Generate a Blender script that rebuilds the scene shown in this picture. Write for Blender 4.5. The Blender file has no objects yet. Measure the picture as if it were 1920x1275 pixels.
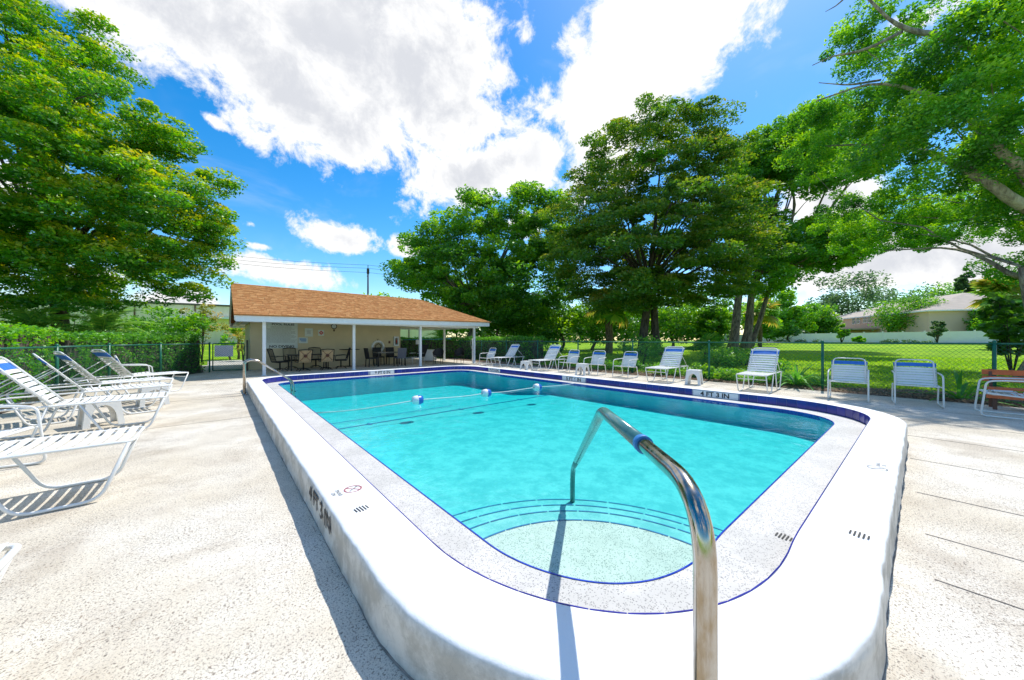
import bpy, bmesh, math, random
import numpy as np
from mathutils import Vector, Matrix, Euler, noise as mnoise
R = math.radians
rnd = random.Random(7)
rng = np.random.default_rng(11)
C = bpy.context.scene.collection
sc = bpy.context.scene

# ------------------------------------------------------------------ camera, sky, sun, exposure
F_PX = 620.0                                   # focal length in pixels of the 1920-wide photograph
YAW = math.atan(548.0 / F_PX)
SA, CA = math.sin(YAW), math.cos(YAW)
EYE = 1.35
cam = bpy.data.cameras.new("camera"); camo = bpy.data.objects.new("camera", cam); C.objects.link(camo)
cam.sensor_width = 36.0; cam.lens = F_PX / 1920 * 36.0
cam.clip_start = 0.05; cam.clip_end = 2000
camo.location = (0, 0, EYE); camo.rotation_euler = (R(90), 0, -YAW)
sc.camera = camo

SUN_DIR = Vector((0.57, 0.05, 1.0)).normalized()       # towards the sun
SUN_EL = math.asin(SUN_DIR.z); SUN_AZ = math.atan2(SUN_DIR.x, SUN_DIR.y)
sl = bpy.data.lights.new("sun", 'SUN'); sl.energy = 4.6; sl.angle = R(0.5); sl.color = (1.0, 0.965, 0.90)
so = bpy.data.objects.new("sun", sl); C.objects.link(so)
so.rotation_euler = SUN_DIR.to_track_quat('Z', 'Y').to_euler(); so.location = (20, 0, 40)
sc.view_settings.view_transform = 'Standard'; sc.view_settings.look = 'None'
sc.view_settings.gamma = 1; sc.view_settings.use_curve_mapping = False
sc.view_settings.exposure = 0.08
sc.cycles.max_bounces = 10; sc.cycles.transparent_max_bounces = 24; sc.cycles.transmission_bounces = 6
sc.cycles.diffuse_bounces = 4; sc.cycles.caustics_reflective = False; sc.cycles.caustics_refractive = False
sc.cycles.use_denoising = True
sc.cycles.sample_clamp_indirect = 6

class NT:
    """small helper to write node networks"""
    def __init__(s, tree): s.t = tree; s.n = tree.nodes; s.l = tree.links
    def new(s, kind, **kw):
        n = s.n.new(kind)
        for k, v in kw.items(): setattr(n, k, v)
        return n
    def put(s, sock, v):
        if isinstance(v, bpy.types.NodeSocket): s.l.new(v, sock)
        elif v is not None: sock.default_value = v
    def math(s, op, a, b=None, c=None, clamp=False):
        n = s.new('ShaderNodeMath', operation=op, use_clamp=clamp)
        s.put(n.inputs[0], a); s.put(n.inputs[1], b); s.put(n.inputs[2], c); return n.outputs[0]
    def vmath(s, op, a, b=None, out=0, scale=None):
        n = s.new('ShaderNodeVectorMath', operation=op)
        s.put(n.inputs[0], a); s.put(n.inputs[1], b)
        if scale is not None: s.put(n.inputs['Scale'], scale)
        return n.outputs[out]
    def mix(s, f, a, b, mode='MIX'):
        n = s.new('ShaderNodeMix', data_type='RGBA', blend_type=mode)
        s.put(n.inputs[0], f); s.put(n.inputs[6], a); s.put(n.inputs[7], b); return n.outputs[2]
    def noise(s, vec, scale, detail=3, rough=0.55, dist=0.0, dim='3D'):
        n = s.new('ShaderNodeTexNoise', noise_dimensions=dim)
        s.put(n.inputs['Vector'], vec); n.inputs['Scale'].default_value = scale
        n.inputs['Detail'].default_value = detail; n.inputs['Roughness'].default_value = rough
        n.inputs['Distortion'].default_value = dist; return n.outputs['Fac']
    def voronoi(s, vec, scale, feature='F1', out='Distance'):
        n = s.new('ShaderNodeTexVoronoi', feature=feature)
        s.put(n.inputs['Vector'], vec); n.inputs['Scale'].default_value = scale; return n.outputs[out]
    def ramp(s, f, stops, interp='LINEAR'):
        n = s.new('ShaderNodeValToRGB'); cr = n.color_ramp; cr.interpolation = interp
        while len(cr.elements) < len(stops): cr.elements.new(0.5)
        for e, (p, c) in zip(cr.elements, stops):
            e.position = p; e.color = (*c, 1) if len(c) == 3 else c
        s.put(n.inputs[0], f); return n.outputs[0]
    def maprange(s, v, a, b, c=0.0, d=1.0, smooth=True):
        n = s.new('ShaderNodeMapRange', interpolation_type='SMOOTHSTEP' if smooth else 'LINEAR')
        s.put(n.inputs[0], v); n.inputs[1].default_value = a; n.inputs[2].default_value = b
        n.inputs[3].default_value = c; n.inputs[4].default_value = d; return n.outputs[0]

def px_dir(x, y):
    """world direction of a photograph pixel (used to lay out clouds on the sky sphere)"""
    r = (x - 960) / F_PX; u = (637.5 - y) / F_PX
    return Vector((r * CA + SA, -r * SA + CA, u)).normalized()
def at(x, y, z=0.0):
    """world point at height z that lies under a photograph pixel"""
    t = (EYE - z) / ((y - 637.5) / F_PX); r = (x - 960) / F_PX * t
    return Vector((r * CA + t * SA, -r * SA + t * CA, z))
def far(x, F, y=None, z=0.0):
    """world point at forward distance F under pixel column x; height from y if given"""
    r = (x - 960) / F_PX * F
    zz = EYE + (637.5 - y) * F / F_PX if y is not None else z
    return Vector((r * CA + F * SA, -r * SA + F * CA, zz))

world = bpy.data.worlds.new("World"); sc.world = world; world.use_nodes = True
w = NT(world.node_tree); w.n.clear()
wout = w.new('ShaderNodeOutputWorld'); bg = w.new('ShaderNodeBackground')
sky = w.new('ShaderNodeTexSky', sky_type='NISHITA'); sky.sun_disc = False
sky.sun_elevation = SUN_EL; sky.sun_rotation = SUN_AZ
sky.air_density = 1.0; sky.dust_density = 0.4; sky.ozone_density = 1.5; sky.altitude = 0
hs = w.new('ShaderNodeHueSaturation'); hs.inputs['Saturation'].default_value = 1.50; hs.inputs['Value'].default_value = 1.95; hs.inputs['Hue'].default_value = 0.498
w.l.new(sky.outputs[0], hs.inputs['Color'])
geo = w.new('ShaderNodeTexCoord').outputs['Generated']
nrm = w.vmath('NORMALIZE', geo)
sx = w.new('ShaderNodeSeparateXYZ'); w.l.new(nrm, sx.inputs[0])
wn = w.noise(nrm, 3.2, 6, 0.62); wn2 = w.noise(nrm, 10.0, 9, 0.68, 0.25); wn3 = w.noise(nrm, 2.0, 4, 0.6)
turb = w.math('ADD', w.math('MULTIPLY', w.math('SUBTRACT', wn, 0.5), 1.0), w.math('MULTIPLY', w.math('SUBTRACT', wn2, 0.5), 1.6))
# each cloud: pixel of its centre, half sizes in pixels, tilt in degrees, weight
CLOUDS = [(430, 60, 330, 150, 14, 1.0), (720, 110, 270, 200, 8, 1.12), (600, 215, 220, 95, 16, 0.98), (860, 170, 70, 50, 20, 0.7), (880, 90, 60, 110, 0, .75), (790, 250, 50, 50, 0, .7),
          (1240, 40, 225, 170, -14, 1.15), (1140, 190, 175, 140, -32, 1.12), (1020, 290, 85, 75, -20, 0.95),
          (880, 330, 140, 68, -14, 1.02), (830, 255, 60, 60, 0, 0.8), (985, 70, 55, 90, 30, 0.62), (400, 225, 60, 26, 14, 0.6),
          (632, 438, 78, 42, -4, 0.88), (540, 512, 130, 34, 5, 0.85), (470, 420, 34, 16, 0, 0.6), (490, 462, 46, 15, 0, .6), (765, 465, 52, 32, -12, 0.72),
          (1550, 375, 130, 70, -14, 0.95), (1640, 500, 250, 55, -3, 0.95), (1860, 480, 190, 90, 0, 0.85), (1750, 20, 160, 60, 0, 0.5),
          (1940, 300, 150, 120, 0, 0.8), (330, 560, 130, 30, 0, 0.7), (170, 520, 160, 40, 0, 0.75), (40, 330, 160, 90, 0, 0.7),
          (980, 420, 120, 40, 0, .6), (-300, 300, 300, 140, 0, .8), (2400, 250, 420, 200, 0, .8)]
best = None
for (cx, cy, a, b, tilt, wt) in CLOUDS:
    c0 = px_dir(cx, cy); ca_, sa_ = math.cos(R(tilt)), math.sin(R(tilt))
    e1 = (px_dir(cx + a * ca_, cy + a * sa_) - c0); e2 = (px_dir(cx - b * sa_, cy + b * ca_) - c0)
    d = w.vmath('SUBTRACT', nrm, tuple(c0))
    u = w.math('DIVIDE', w.vmath('DOT_PRODUCT', d, tuple(e1.normalized()), out=1), e1.length)
    v = w.math('DIVIDE', w.vmath('DOT_PRODUCT', d, tuple(e2.normalized()), out=1), e2.length)
    r2 = w.math('ADD', w.math('MULTIPLY', u, u), w.math('MULTIPLY', v, v))
    val = w.math('SUBTRACT', wt, w.math('MULTIPLY', w.math('SQRT', r2), 0.72))
    fwd = w.math('GREATER_THAN', w.vmath('DOT_PRODUCT', nrm, tuple(c0), out=1), 0.2)
    val = w.math('ADD', w.math('MULTIPLY', w.math('ADD', val, 2.0), fwd), -2.0)
    best = val if best is None else w.math('MAXIMUM', best, val)
# away from the clouds in view the sky goes on with scattered cumulus of the same kind
back = w.math('SUBTRACT', w.math('MULTIPLY', w.noise(nrm, 1.7, 3, 0.5), 1.9), 0.80)
infr = w.vmath('DOT_PRODUCT', nrm, tuple(px_dir(960, 420)), out=1)
back = w.math('SUBTRACT', back, w.maprange(infr, 0.15, 0.55, 0.0, 2.0))
best = w.math('MAXIMUM', best, back)
fld = w.math('ADD', best, w.math('MULTIPLY', turb, 1.05))
alpha = w.maprange(fld, 0.20, 0.52)
thick = w.maprange(fld, 0.35, 1.25)
wisp = w.maprange(w.noise(w.vmath('MULTIPLY', nrm, (1, 1, 2.2)), 2.6, 5, 0.6, 0.6), 0.52, 0.80, 0.0, 0.22)
alpha2 = w.math('MAXIMUM', alpha, wisp)
# clouds: white where thin or facing the sun, pale grey in their thick middles
shade = w.math('MULTIPLY', w.maprange(fld, 0.45, 1.05), w.maprange(wn3, 0.33, 0.55))
ccol = w.mix(shade, (9.9, 9.9, 9.9, 1), (6.7, 6.9, 7.4, 1))
skc = w.mix(alpha2, hs.outputs[0], ccol)
w.l.new(skc, bg.inputs[0]); bg.inputs[1].default_value = 0.105
w.l.new(bg.outputs[0], wout.inputs[0])

# ------------------------------------------------------------------ materials
MATS = {}
def material(name):
    m = bpy.data.materials.new(name); m.use_nodes = True; t = NT(m.node_tree)
    b = m.node_tree.nodes['Principled BSDF']; MATS[name] = m
    return m, t, b
def objco(t): return t.new('ShaderNodeTexCoord').outputs['Object']
def worldpos(t): return t.new('ShaderNodeNewGeometry').outputs['Position']
def simple(name, col, rough=0.6, metal=0.0, var=0.12, vscale=6.0, bump=0.0, bscale=60.0, spec=None, coat=0.0):
    m, t, b = material(name)
    p = worldpos(t)
    f = t.noise(p, vscale, 4, 0.6)
    dark = tuple(c * (1 - var) for c in col); lite = tuple(min(1, c * (1 + var)) for c in col)
    t.put(b.inputs['Base Color'], t.ramp(f, [(0.3, dark), (0.7, lite)]))
    t.put(b.inputs['Roughness'], t.maprange(t.noise(p, vscale * 3, 3), 0.3, 0.7, max(0, rough - .08), min(1, rough + .08)))
    b.inputs['Metallic'].default_value = metal
    if spec is not None: b.inputs['Specular IOR Level'].default_value = spec
    if coat: b.inputs['Coat Weight'].default_value = coat
    if bump:
        bn = t.new('ShaderNodeBump'); bn.inputs['Strength'].default_value = bump; bn.inputs['Distance'].default_value = 0.01
        t.put(bn.inputs['Height'], t.noise(p, bscale, 5, 0.6)); t.l.new(bn.outputs[0], b.inputs['Normal'])
    return m
simple('white_tube', (0.78, 0.775, 0.745), 0.35, var=0.06)
simple('white_strap', (0.80, 0.80, 0.78), 0.5, var=0.04)
simple('blue_strap', (0.025, 0.16, 0.58), 0.5, var=0.15, vscale=14)
simple('white_resin', (0.78, 0.78, 0.76), 0.4, var=0.04, vscale=9)
simple('white_paint', (0.70, 0.74, 0.78), 0.5, var=0.05)
simple('beige_wall', (0.62, 0.52, 0.33), 0.85, var=0.06, vscale=1.5, bump=0.15, bscale=40)
simple('soffit', (0.75, 0.73, 0.66), 0.8, var=0.05)
simple('black_metal', (0.018, 0.015, 0.014), 0.45, metal=0.3, var=0.2)
simple('black_wicker', (0.02, 0.02, 0.022), 0.7, var=0.3, vscale=40, bump=0.5, bscale=180)
simple('grey_sling', (0.09, 0.10, 0.13), 0.7, var=0.15, vscale=30)
simple('tan_sling', (0.42, 0.30, 0.16), 0.8, var=0.10, vscale=14)
simple('brown_paint', (0.12, 0.05, 0.03), 0.6)
simple('table_glass', (0.16, 0.15, 0.14), 0.25, var=0.1)
simple('green_metal', (0.008, 0.13, 0.075), 0.4, var=0.2, vscale=8)
simple('green_wire', (0.012, 0.13, 0.075), 0.5, var=0.2, vscale=8)
simple('orange_wood', (0.66, 0.15, 0.045), 0.6, var=0.18, vscale=12)
simple('black_print', (0.02, 0.02, 0.02), 0.6)
simple('grey_print', (0.25, 0.26, 0.26), 0.7, var=0.4, vscale=60)
simple('red_print', (0.50, 0.02, 0.02), 0.6)
simple('faded_red', (0.36, 0.13, 0.14), 0.7)
simple('blue_print', (0.03, 0.20, 0.50), 0.6)
simple('sign_white', (0.62, 0.68, 0.66), 0.5, var=0.04)
simple('marker_white', (0.74, 0.75, 0.76), 0.4, var=0.05, vscale=20)
simple('marker_plaster', (0.58, 0.54, 0.44), 0.8, var=0.1, vscale=12)
simple('float_white', (0.80, 0.80, 0.80), 0.3)
simple('float_blue', (0.02, 0.14, 0.55), 0.3)
simple('rope', (0.65, 0.68, 0.66), 0.8, var=0.2, vscale=60)
simple('concrete', (0.45, 0.43, 0.39), 0.9, var=0.15, vscale=3, bump=0.2)
simple('terracotta', (0.28, 0.17, 0.10), 0.8, var=0.2)
simple('blue_glaze', (0.05, 0.13, 0.35), 0.3, var=0.5, vscale=20)
simple('metal_siding', (0.74, 0.67, 0.48), 0.6, var=0.05, vscale=0.5)
simple('dark_trim', (0.10, 0.09, 0.07), 0.6)
simple('house_wall', (0.72, 0.49, 0.40), 0.9, var=0.05, vscale=0.4)
simple('house_roof', (0.44, 0.37, 0.30), 0.9, var=0.1, vscale=0.8)
simple('window_glass', (0.05, 0.07, 0.09), 0.1, var=0.2)
simple('vinyl', (0.88, 0.80, 0.86), 0.5, var=0.04, vscale=1.5)
simple('pole_wood', (0.055, 0.05, 0.045), 0.9)
simple('cable', (0.03, 0.03, 0.035), 0.6)
simple('stone_edging', (0.22, 0.18, 0.15), 0.9, var=0.3, vscale=5, bump=0.4)
simple('soil', (0.07, 0.05, 0.035), 1.0, var=0.4, vscale=4, bump=0.5)

def bark(name, a, b_, scale=9):
    m, t, b = material(name); p = objco(t)
    pv = t.vmath('MULTIPLY', p, (1, 1, 0.22)); n = t.noise(pv, scale, 7, 0.68, 0.4)
    pat = t.noise(p, 1.6, 3, 0.6)
    c = t.mix(t.maprange(n, 0.36, 0.64), (*a, 1), (*b_, 1)); c = t.mix(t.maprange(pat, 0.5, 0.7, 0, 0.5), c, (b_[0] * 1.25, b_[1] * 1.3, b_[2] * 1.2, 1))
    t.put(b.inputs['Base Color'], c); b.inputs['Roughness'].default_value = 0.95
    bn = t.new('ShaderNodeBump'); bn.inputs['Strength'].default_value = 0.9; bn.inputs['Distance'].default_value = 0.05
    t.put(bn.inputs['Height'], n); t.l.new(bn.outputs[0], b.inputs['Normal']); return m
bark('bark_oak', (0.07, 0.05, 0.04), (0.26, 0.20, 0.16))
bark('bark_dark', (0.03, 0.025, 0.02), (0.13, 0.10, 0.08))
bark('bark_pale', (0.16, 0.12, 0.10), (0.42, 0.35, 0.29))
bark('bark_palm', (0.06, 0.035, 0.02), (0.22, 0.16, 0.10), 14)

def leafmat(name, stops, gloss=0.45, trans=0.45):
    """leaf colour follows a per-leaf tint stored on the mesh; light passes through the blade"""
    m, t, b = material(name)
    at_ = t.new('ShaderNodeAttribute', attribute_name='tint').outputs['Fac']
    col = t.ramp(at_, stops)
    t.n.remove(b); out = t.n['Material Output']
    df = t.new('ShaderNodeBsdfDiffuse'); tr = t.new('ShaderNodeBsdfTranslucent'); gl = t.new('ShaderNodeBsdfGlossy')
    t.put(df.inputs[0], col)
    hsv = t.new('ShaderNodeHueSaturation'); hsv.inputs['Hue'].default_value = 0.485; hsv.inputs['Value'].default_value = 1.8; hsv.inputs['Saturation'].default_value = 1.05
    t.put(hsv.inputs['Color'], col); t.l.new(hsv.outputs[0], tr.inputs[0])
    gl.inputs['Roughness'].default_value = gloss; gl.inputs[0].default_value = (0.8, 0.9, 0.8, 1)
    m1 = t.new('ShaderNodeMixShader'); m1.inputs[0].default_value = trans; t.l.new(df.outputs[0], m1.inputs[1]); t.l.new(tr.outputs[0], m1.inputs[2])
    m2 = t.new('ShaderNodeMixShader'); m2.inputs[0].default_value = 0.05; t.l.new(m1.outputs[0], m2.inputs[1]); t.l.new(gl.outputs[0], m2.inputs[2])
    t.l.new(m2.outputs[0], out.inputs[0]); return m
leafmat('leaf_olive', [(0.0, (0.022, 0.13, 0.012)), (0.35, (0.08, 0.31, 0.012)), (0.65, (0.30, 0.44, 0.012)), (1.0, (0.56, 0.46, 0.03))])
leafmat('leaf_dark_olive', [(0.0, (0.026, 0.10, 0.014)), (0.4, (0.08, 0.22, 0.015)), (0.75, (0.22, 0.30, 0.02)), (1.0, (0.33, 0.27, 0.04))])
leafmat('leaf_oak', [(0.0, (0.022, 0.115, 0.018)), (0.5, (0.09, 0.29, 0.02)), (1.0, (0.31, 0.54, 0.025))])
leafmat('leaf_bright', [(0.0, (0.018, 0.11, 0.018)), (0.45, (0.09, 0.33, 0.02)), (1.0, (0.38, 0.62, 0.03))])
leafmat('leaf_far', [(0.0, (0.026, 0.072, 0.033)), (0.5, (0.058, 0.130, 0.046)), (1.0, (0.130, 0.247, 0.058))])
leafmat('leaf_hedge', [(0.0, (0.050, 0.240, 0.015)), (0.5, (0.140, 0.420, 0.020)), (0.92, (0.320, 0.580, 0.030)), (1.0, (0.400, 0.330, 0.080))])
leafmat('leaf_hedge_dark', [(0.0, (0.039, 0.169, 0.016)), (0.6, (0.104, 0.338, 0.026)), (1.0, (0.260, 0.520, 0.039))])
leafmat('leaf_palm', [(0.0, (0.06, 0.20, 0.03)), (0.5, (0.14, 0.38, 0.05)), (1.0, (0.36, 0.52, 0.09))])
leafmat('leaf_yellowing', [(0.0, (0.091, 0.169, 0.026)), (0.5, (0.260, 0.286, 0.039)), (1.0, (0.585, 0.364, 0.078))])
leafmat('leaf_strap', [(0.0, (0.039, 0.208, 0.026)), (0.5, (0.091, 0.338, 0.039)), (1.0, (0.208, 0.494, 0.052))], gloss=0.55, trans=0.35)
leafmat('leaf_litter', [(0.0, (0.100, 0.060, 0.035)), (0.5, (0.240, 0.160, 0.090)), (1.0, (0.420, 0.300, 0.180))], trans=0.1)

# deck: cream exposed aggregate worn to white
m, t, b = material('deck_aggregate'); p = worldpos(t)
big = t.noise(p, 0.55, 4, 0.6); mid = t.noise(p, 3.2, 5, 0.65)
base = t.mix(t.maprange(big, 0.35, 0.68), (0.62, 0.55, 0.43, 1), (0.76, 0.71, 0.61, 1))
base = t.mix(t.maprange(mid, 0.45, 0.8, 0, 0.45), base, (0.46, 0.39, 0.31, 1))
v1 = t.voronoi(p, 60)
n1 = t.noise(p, 78, 2, 0.6, 0.3); n2 = t.noise(p, 150, 2, 0.6); dens = t.noise(p, 2.1, 4, 0.6)
spk = t.maprange(t.math('ADD', n1, t.math('MULTIPLY', t.math('SUBTRACT', dens, 0.5), 0.16)), 0.57, 0.63)
spk2 = t.maprange(t.math('ADD', n2, t.math('MULTIPLY', t.math('SUBTRACT', dens, 0.5), 0.18)), 0.54, 0.63)
sepc = t.new('ShaderNodeSeparateColor'); t.l.new(t.voronoi(p, 48, out='Color'), sepc.inputs[0])
stone = t.ramp(sepc.outputs[0], [(0, (0.09, 0.07, 0.055)), (0.5, (0.19, 0.155, 0.125)), (0.8, (0.26, 0.18, 0.12)), (1, (0.38, 0.34, 0.30))])
stain = t.maprange(t.noise(p, 0.9, 6, 0.7, 0.8), 0.50, 0.66, 0, 0.55)
base = t.mix(stain, base, (0.43, 0.36, 0.27, 1))
col = t.mix(t.math('MULTIPLY', spk, 0.80), base, stone); col = t.mix(t.math('MULTIPLY', spk2, 0.7), col, (0.20, 0.17, 0.14, 1))
t.put(b.inputs['Base Color'], col); b.inputs['Roughness'].default_value = 0.85
bn = t.new('ShaderNodeBump'); bn.inputs['Strength'].default_value = 0.35; bn.inputs['Distance'].default_value = 0.004
t.put(bn.inputs['Height'], t.math('ADD', t.math('MULTIPLY', v1, -1), t.math('MULTIPLY', t.noise(p, 90, 3), .6))); t.l.new(bn.outputs[0], b.inputs['Normal'])

# white painted coping top: nearly clean; its side: dirty cream plaster with cracks
m, t, b = material('coping_paint'); p = worldpos(t)
n1 = t.noise(p, 5, 6, 0.7); n2 = t.noise(p, 45, 4, 0.7)
ge = t.new('ShaderNodeNewGeometry'); sp = t.new('ShaderNodeSeparateXYZ'); t.l.new(ge.outputs['Normal'], sp.inputs[0])
top = t.maprange(sp.outputs[2], 0.2, 0.75)
cw = t.mix(t.maprange(n2, 0.62, 0.80, 0, 0.25), (0.82, 0.82, 0.81, 1), (0.62, 0.59, 0.54, 1))
cs = t.mix(t.maprange(n1, 0.38, 0.62), (0.46, 0.42, 0.36, 1), (0.70, 0.65, 0.58, 1))
cr = t.voronoi(t.vmath('ADD', p, t.vmath('SCALE', t.new('ShaderNodeTexNoise').outputs['Color'], scale=0.1)), 3.2, 'DISTANCE_TO_EDGE')
cs = t.mix(t.maprange(cr, 0.0, 0.004, 0.25, 0), cs, (0.25, 0.21, 0.17, 1))
t.put(b.inputs['Base Color'], t.mix(top, cs, cw)); b.inputs['Roughness'].default_value = 0.65
bn = t.new('ShaderNodeBump'); bn.inputs['Strength'].default_value = 0.5; bn.inputs['Distance'].default_value = 0.012
t.put(bn.inputs['Height'], t.math('ADD', t.noise(p, 8, 5, 0.6), t.math('MULTIPLY', t.noise(p, 70, 4, 0.7), 0.25))); t.l.new(bn.outputs[0], b.inputs['Normal'])

m, t, b = material('ledge_aggregate'); p = worldpos(t)
v = t.voronoi(p, 100); mk = t.noise(p, 30, 2)
c = t.mix(t.maprange(t.noise(p, 3, 5, .6), 0.35, 0.65), (0.53, 0.515, 0.475, 1), (0.63, 0.61, 0.57, 1))
c = t.mix(t.math('MULTIPLY', t.maprange(v, 0.24, 0.40, 0.85, 0), t.maprange(mk, 0.36, 0.50)), c, (0.18, 0.175, 0.17, 1))
t.put(b.inputs['Base Color'], c); b.inputs['Roughness'].default_value = 0.7

m, t, b = material('pool_plaster'); p = worldpos(t)
v = t.voronoi(p, 95); mk = t.noise(p, 24, 2)
c = t.mix(t.maprange(t.noise(p, 4.5, 7, .75), 0.36, 0.64), (0.19, 0.50, 0.49, 1), (0.34, 0.64, 0.60, 1))
c = t.mix(t.math('MULTIPLY', t.maprange(v, 0.15, 0.4, 0.45, 0), t.maprange(mk, 0.4, 0.6)), c, (0.14, 0.40, 0.38, 1))
t.put(b.inputs['Base Color'], c); b.inputs['Roughness'].default_value = 0.9
m, t, b = material('step_plaster'); p = worldpos(t)
v = t.voronoi(p, 95); mk = t.noise(p, 30, 2)
c = t.mix(t.maprange(t.noise(p, 6, 5, .65), 0.3, 0.7), (0.66, 0.60, 0.52, 1), (0.76, 0.69, 0.60, 1))
c = t.mix(t.math('MULTIPLY', t.maprange(v, 0.24, 0.42, 0.85, 0), t.maprange(mk, 0.36, 0.52)), c, (0.20, 0.22, 0.18, 1))
t.put(b.inputs['Base Color'], c); b.inputs['Roughness'].default_value = 0.9

m, t, b = material('blue_tile'); p = worldpos(t)
oi = t.new('ShaderNodeObjectInfo').outputs['Random']
t.put(b.inputs['Base Color'], t.mix(t.math('ADD', t.math('MULTIPLY', oi, 0.6), t.math('MULTIPLY', t.noise(p, 14, 3), 0.5)), (0.010, 0.012, 0.16, 1), (0.030, 0.035, 0.34, 1)))
b.inputs['Roughness'].default_value = 0.18
simple('pool_wall_plaster', (0.34, 0.74, 0.80), 0.8, var=0.08, vscale=3)
simple('grout', (0.30, 0.32, 0.42), 0.8)
simple('tile_line', (0.01, 0.05, 0.42), 0.25, var=0.2, vscale=9)
simple('tile_line_deep', (0.03, 0.16, 0.36), 0.5, var=0.2, vscale=9)
simple('joint_sand', (0.30, 0.26, 0.22), 0.9, var=0.5, vscale=8)
simple('lip_shade', (0.035, 0.03, 0.06), 0.8)

# water: clear film that reflects by angle, with absorbing volume below
m, t, b = material('water'); t.n.remove(b); out = t.n['Material Output']; p = worldpos(t)
bn = t.new('ShaderNodeBump'); bn.inputs['Strength'].default_value = 0.45; bn.inputs['Distance'].default_value = 0.03
hh = t.math('ADD', t.noise(p, 2.6, 3, 0.55, 0.6), t.math('MULTIPLY', t.noise(p, 13, 2, 0.5, 0.4), 0.22))
t.put(bn.inputs['Height'], hh)
tr = t.new('ShaderNodeBsdfTransparent'); tr.inputs[0].default_value = (0.93, 1.0, 1.0, 1)
gl = t.new('ShaderNodeBsdfGlossy'); gl.inputs['Roughness'].default_value = 0.02; gl.inputs[0].default_value = (1, 1, 1, 1)
t.l.new(bn.outputs[0], gl.inputs['Normal'])
fr = t.new('ShaderNodeFresnel'); fr.inputs['IOR'].default_value = 1.26; t.l.new(bn.outputs[0], fr.inputs['Normal'])
mx = t.new('ShaderNodeMixShader'); t.put(mx.inputs[0], t.math('MULTIPLY', fr.outputs[0], 0.66)); t.l.new(tr.outputs[0], mx.inputs[1]); t.l.new(gl.outputs[0], mx.inputs[2])
t.l.new(mx.outputs[0], out.inputs['Surface'])
ab = t.new('ShaderNodeVolumeAbsorption'); ab.inputs['Color'].default_value = (0.22, 0.955, 0.975, 1); ab.inputs['Density'].default_value = 1.15
t.l.new(ab.outputs[0], out.inputs['Volume'])

m, t, b = material('stainless'); p = worldpos(t)
b.inputs['Metallic'].default_value = 1.0
t.put(b.inputs['Base Color'], t.mix(t.maprange(t.noise(t.vmath('MULTIPLY', p, (1, 1, .35)), 16, 5, .7), 0.38, 0.66, 0.1, 0.85), (0.50, 0.48, 0.45, 1), (0.33, 0.25, 0.15, 1)))
t.put(b.inputs['Roughness'], t.maprange(t.noise(p, 25, 4), 0.3, 0.7, 0.08, 0.24))
simple('vinyl_grip', (0.09, 0.24, 0.22), 0.22, var=0.15, vscale=7, coat=0.5)
simple('pipe_rust', (0.28, 0.15, 0.06), 0.5, metal=0.5, var=0.3, vscale=30)

m, t, b = material('lawn'); p = worldpos(t)
c = t.mix(t.maprange(t.noise(p, 0.35, 5, .6), 0.35, 0.68), (0.17, 0.36, 0.012, 1), (0.36, 0.54, 0.018, 1))
c = t.mix(t.maprange(t.noise(p, 7, 5, .7), 0.35, 0.75, 0, 0.45), c, (0.08, 0.20, 0.01, 1))
t.put(b.inputs['Base Color'], c); b.inputs['Roughness'].default_value = 0.9; b.inputs['Specular IOR Level'].default_value = 0.1
bn = t.new('ShaderNodeBump'); bn.inputs['Strength'].default_value = 0.8; bn.inputs['Distance'].default_value = 0.06
t.put(bn.inputs['Height'], t.noise(p, 30, 5, 0.7)); t.l.new(bn.outputs[0], b.inputs['Normal'])
m, t, b = material('mulch'); p = worldpos(t)
v = t.voronoi(t.vmath('MULTIPLY', p, (1, 1, 1)), 34, out='Color'); sp = t.new('ShaderNodeSeparateColor'); t.l.new(v, sp.inputs[0])
c = t.ramp(sp.outputs[0], [(0, (0.05, 0.032, 0.022)), (0.5, (0.15, 0.095, 0.06)), (0.85, (0.28, 0.19, 0.12)), (1, (0.42, 0.33, 0.24))])
t.put(b.inputs['Base Color'], c); b.inputs['Roughness'].default_value = 1.0
bn = t.new('ShaderNodeBump'); bn.inputs['Strength'].default_value = 1.0; bn.inputs['Distance'].default_value = 0.03
t.put(bn.inputs['Height'], t.noise(p, 40, 5, 0.8)); t.l.new(bn.outputs[0], b.inputs['Normal'])

m, t, b = material('shingle')
a_ = t.new('ShaderNodeAttribute', attribute_name='tint').outputs['Fac']; p = worldpos(t)
c = t.ramp(a_, [(0, (0.50, 0.20, 0.06)), (0.5, (0.62, 0.27, 0.09)), (1, (0.74, 0.37, 0.14))])
c = t.mix(t.maprange(t.noise(p, 60, 3), 0.3, 0.7, 0, 0.35), c, (0.28, 0.12, 0.05, 1))
t.put(b.inputs['Base Color'], c); b.inputs['Roughness'].default_value = 0.95

# ------------------------------------------------------------------ building blocks
def link(o, parent=None):
    C.objects.link(o)
    if parent is not None: o.parent = parent
    return o
def tag(o, label=None, cat=None, group=None, kind=None):
    if label: o['label'] = label
    if cat: o['category'] = cat
    if group: o['group'] = group
    if kind: o['kind'] = kind
    return o
def empty(name, loc=(0, 0, 0), rz=0.0):
    o = bpy.data.objects.new(name, None); o.location = loc; o.rotation_euler = (0, 0, rz); o.empty_display_size = 0.2
    C.objects.link(o); return o
def kids(o): return [c for c in bpy.data.objects if c.parent == o]
def copy_tree(o, parent=None, children=None):
    c = o.copy(); C.objects.link(c)
    if parent is not None: c.parent = parent
    for ch in (children[o.name] if children else kids(o)): copy_tree(ch, c, children)
    return c
def child_map():
    d = {o.name: [] for o in bpy.data.objects}
    for o in bpy.data.objects:
        if o.parent: d[o.parent.name].append(o)
    return d

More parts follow.
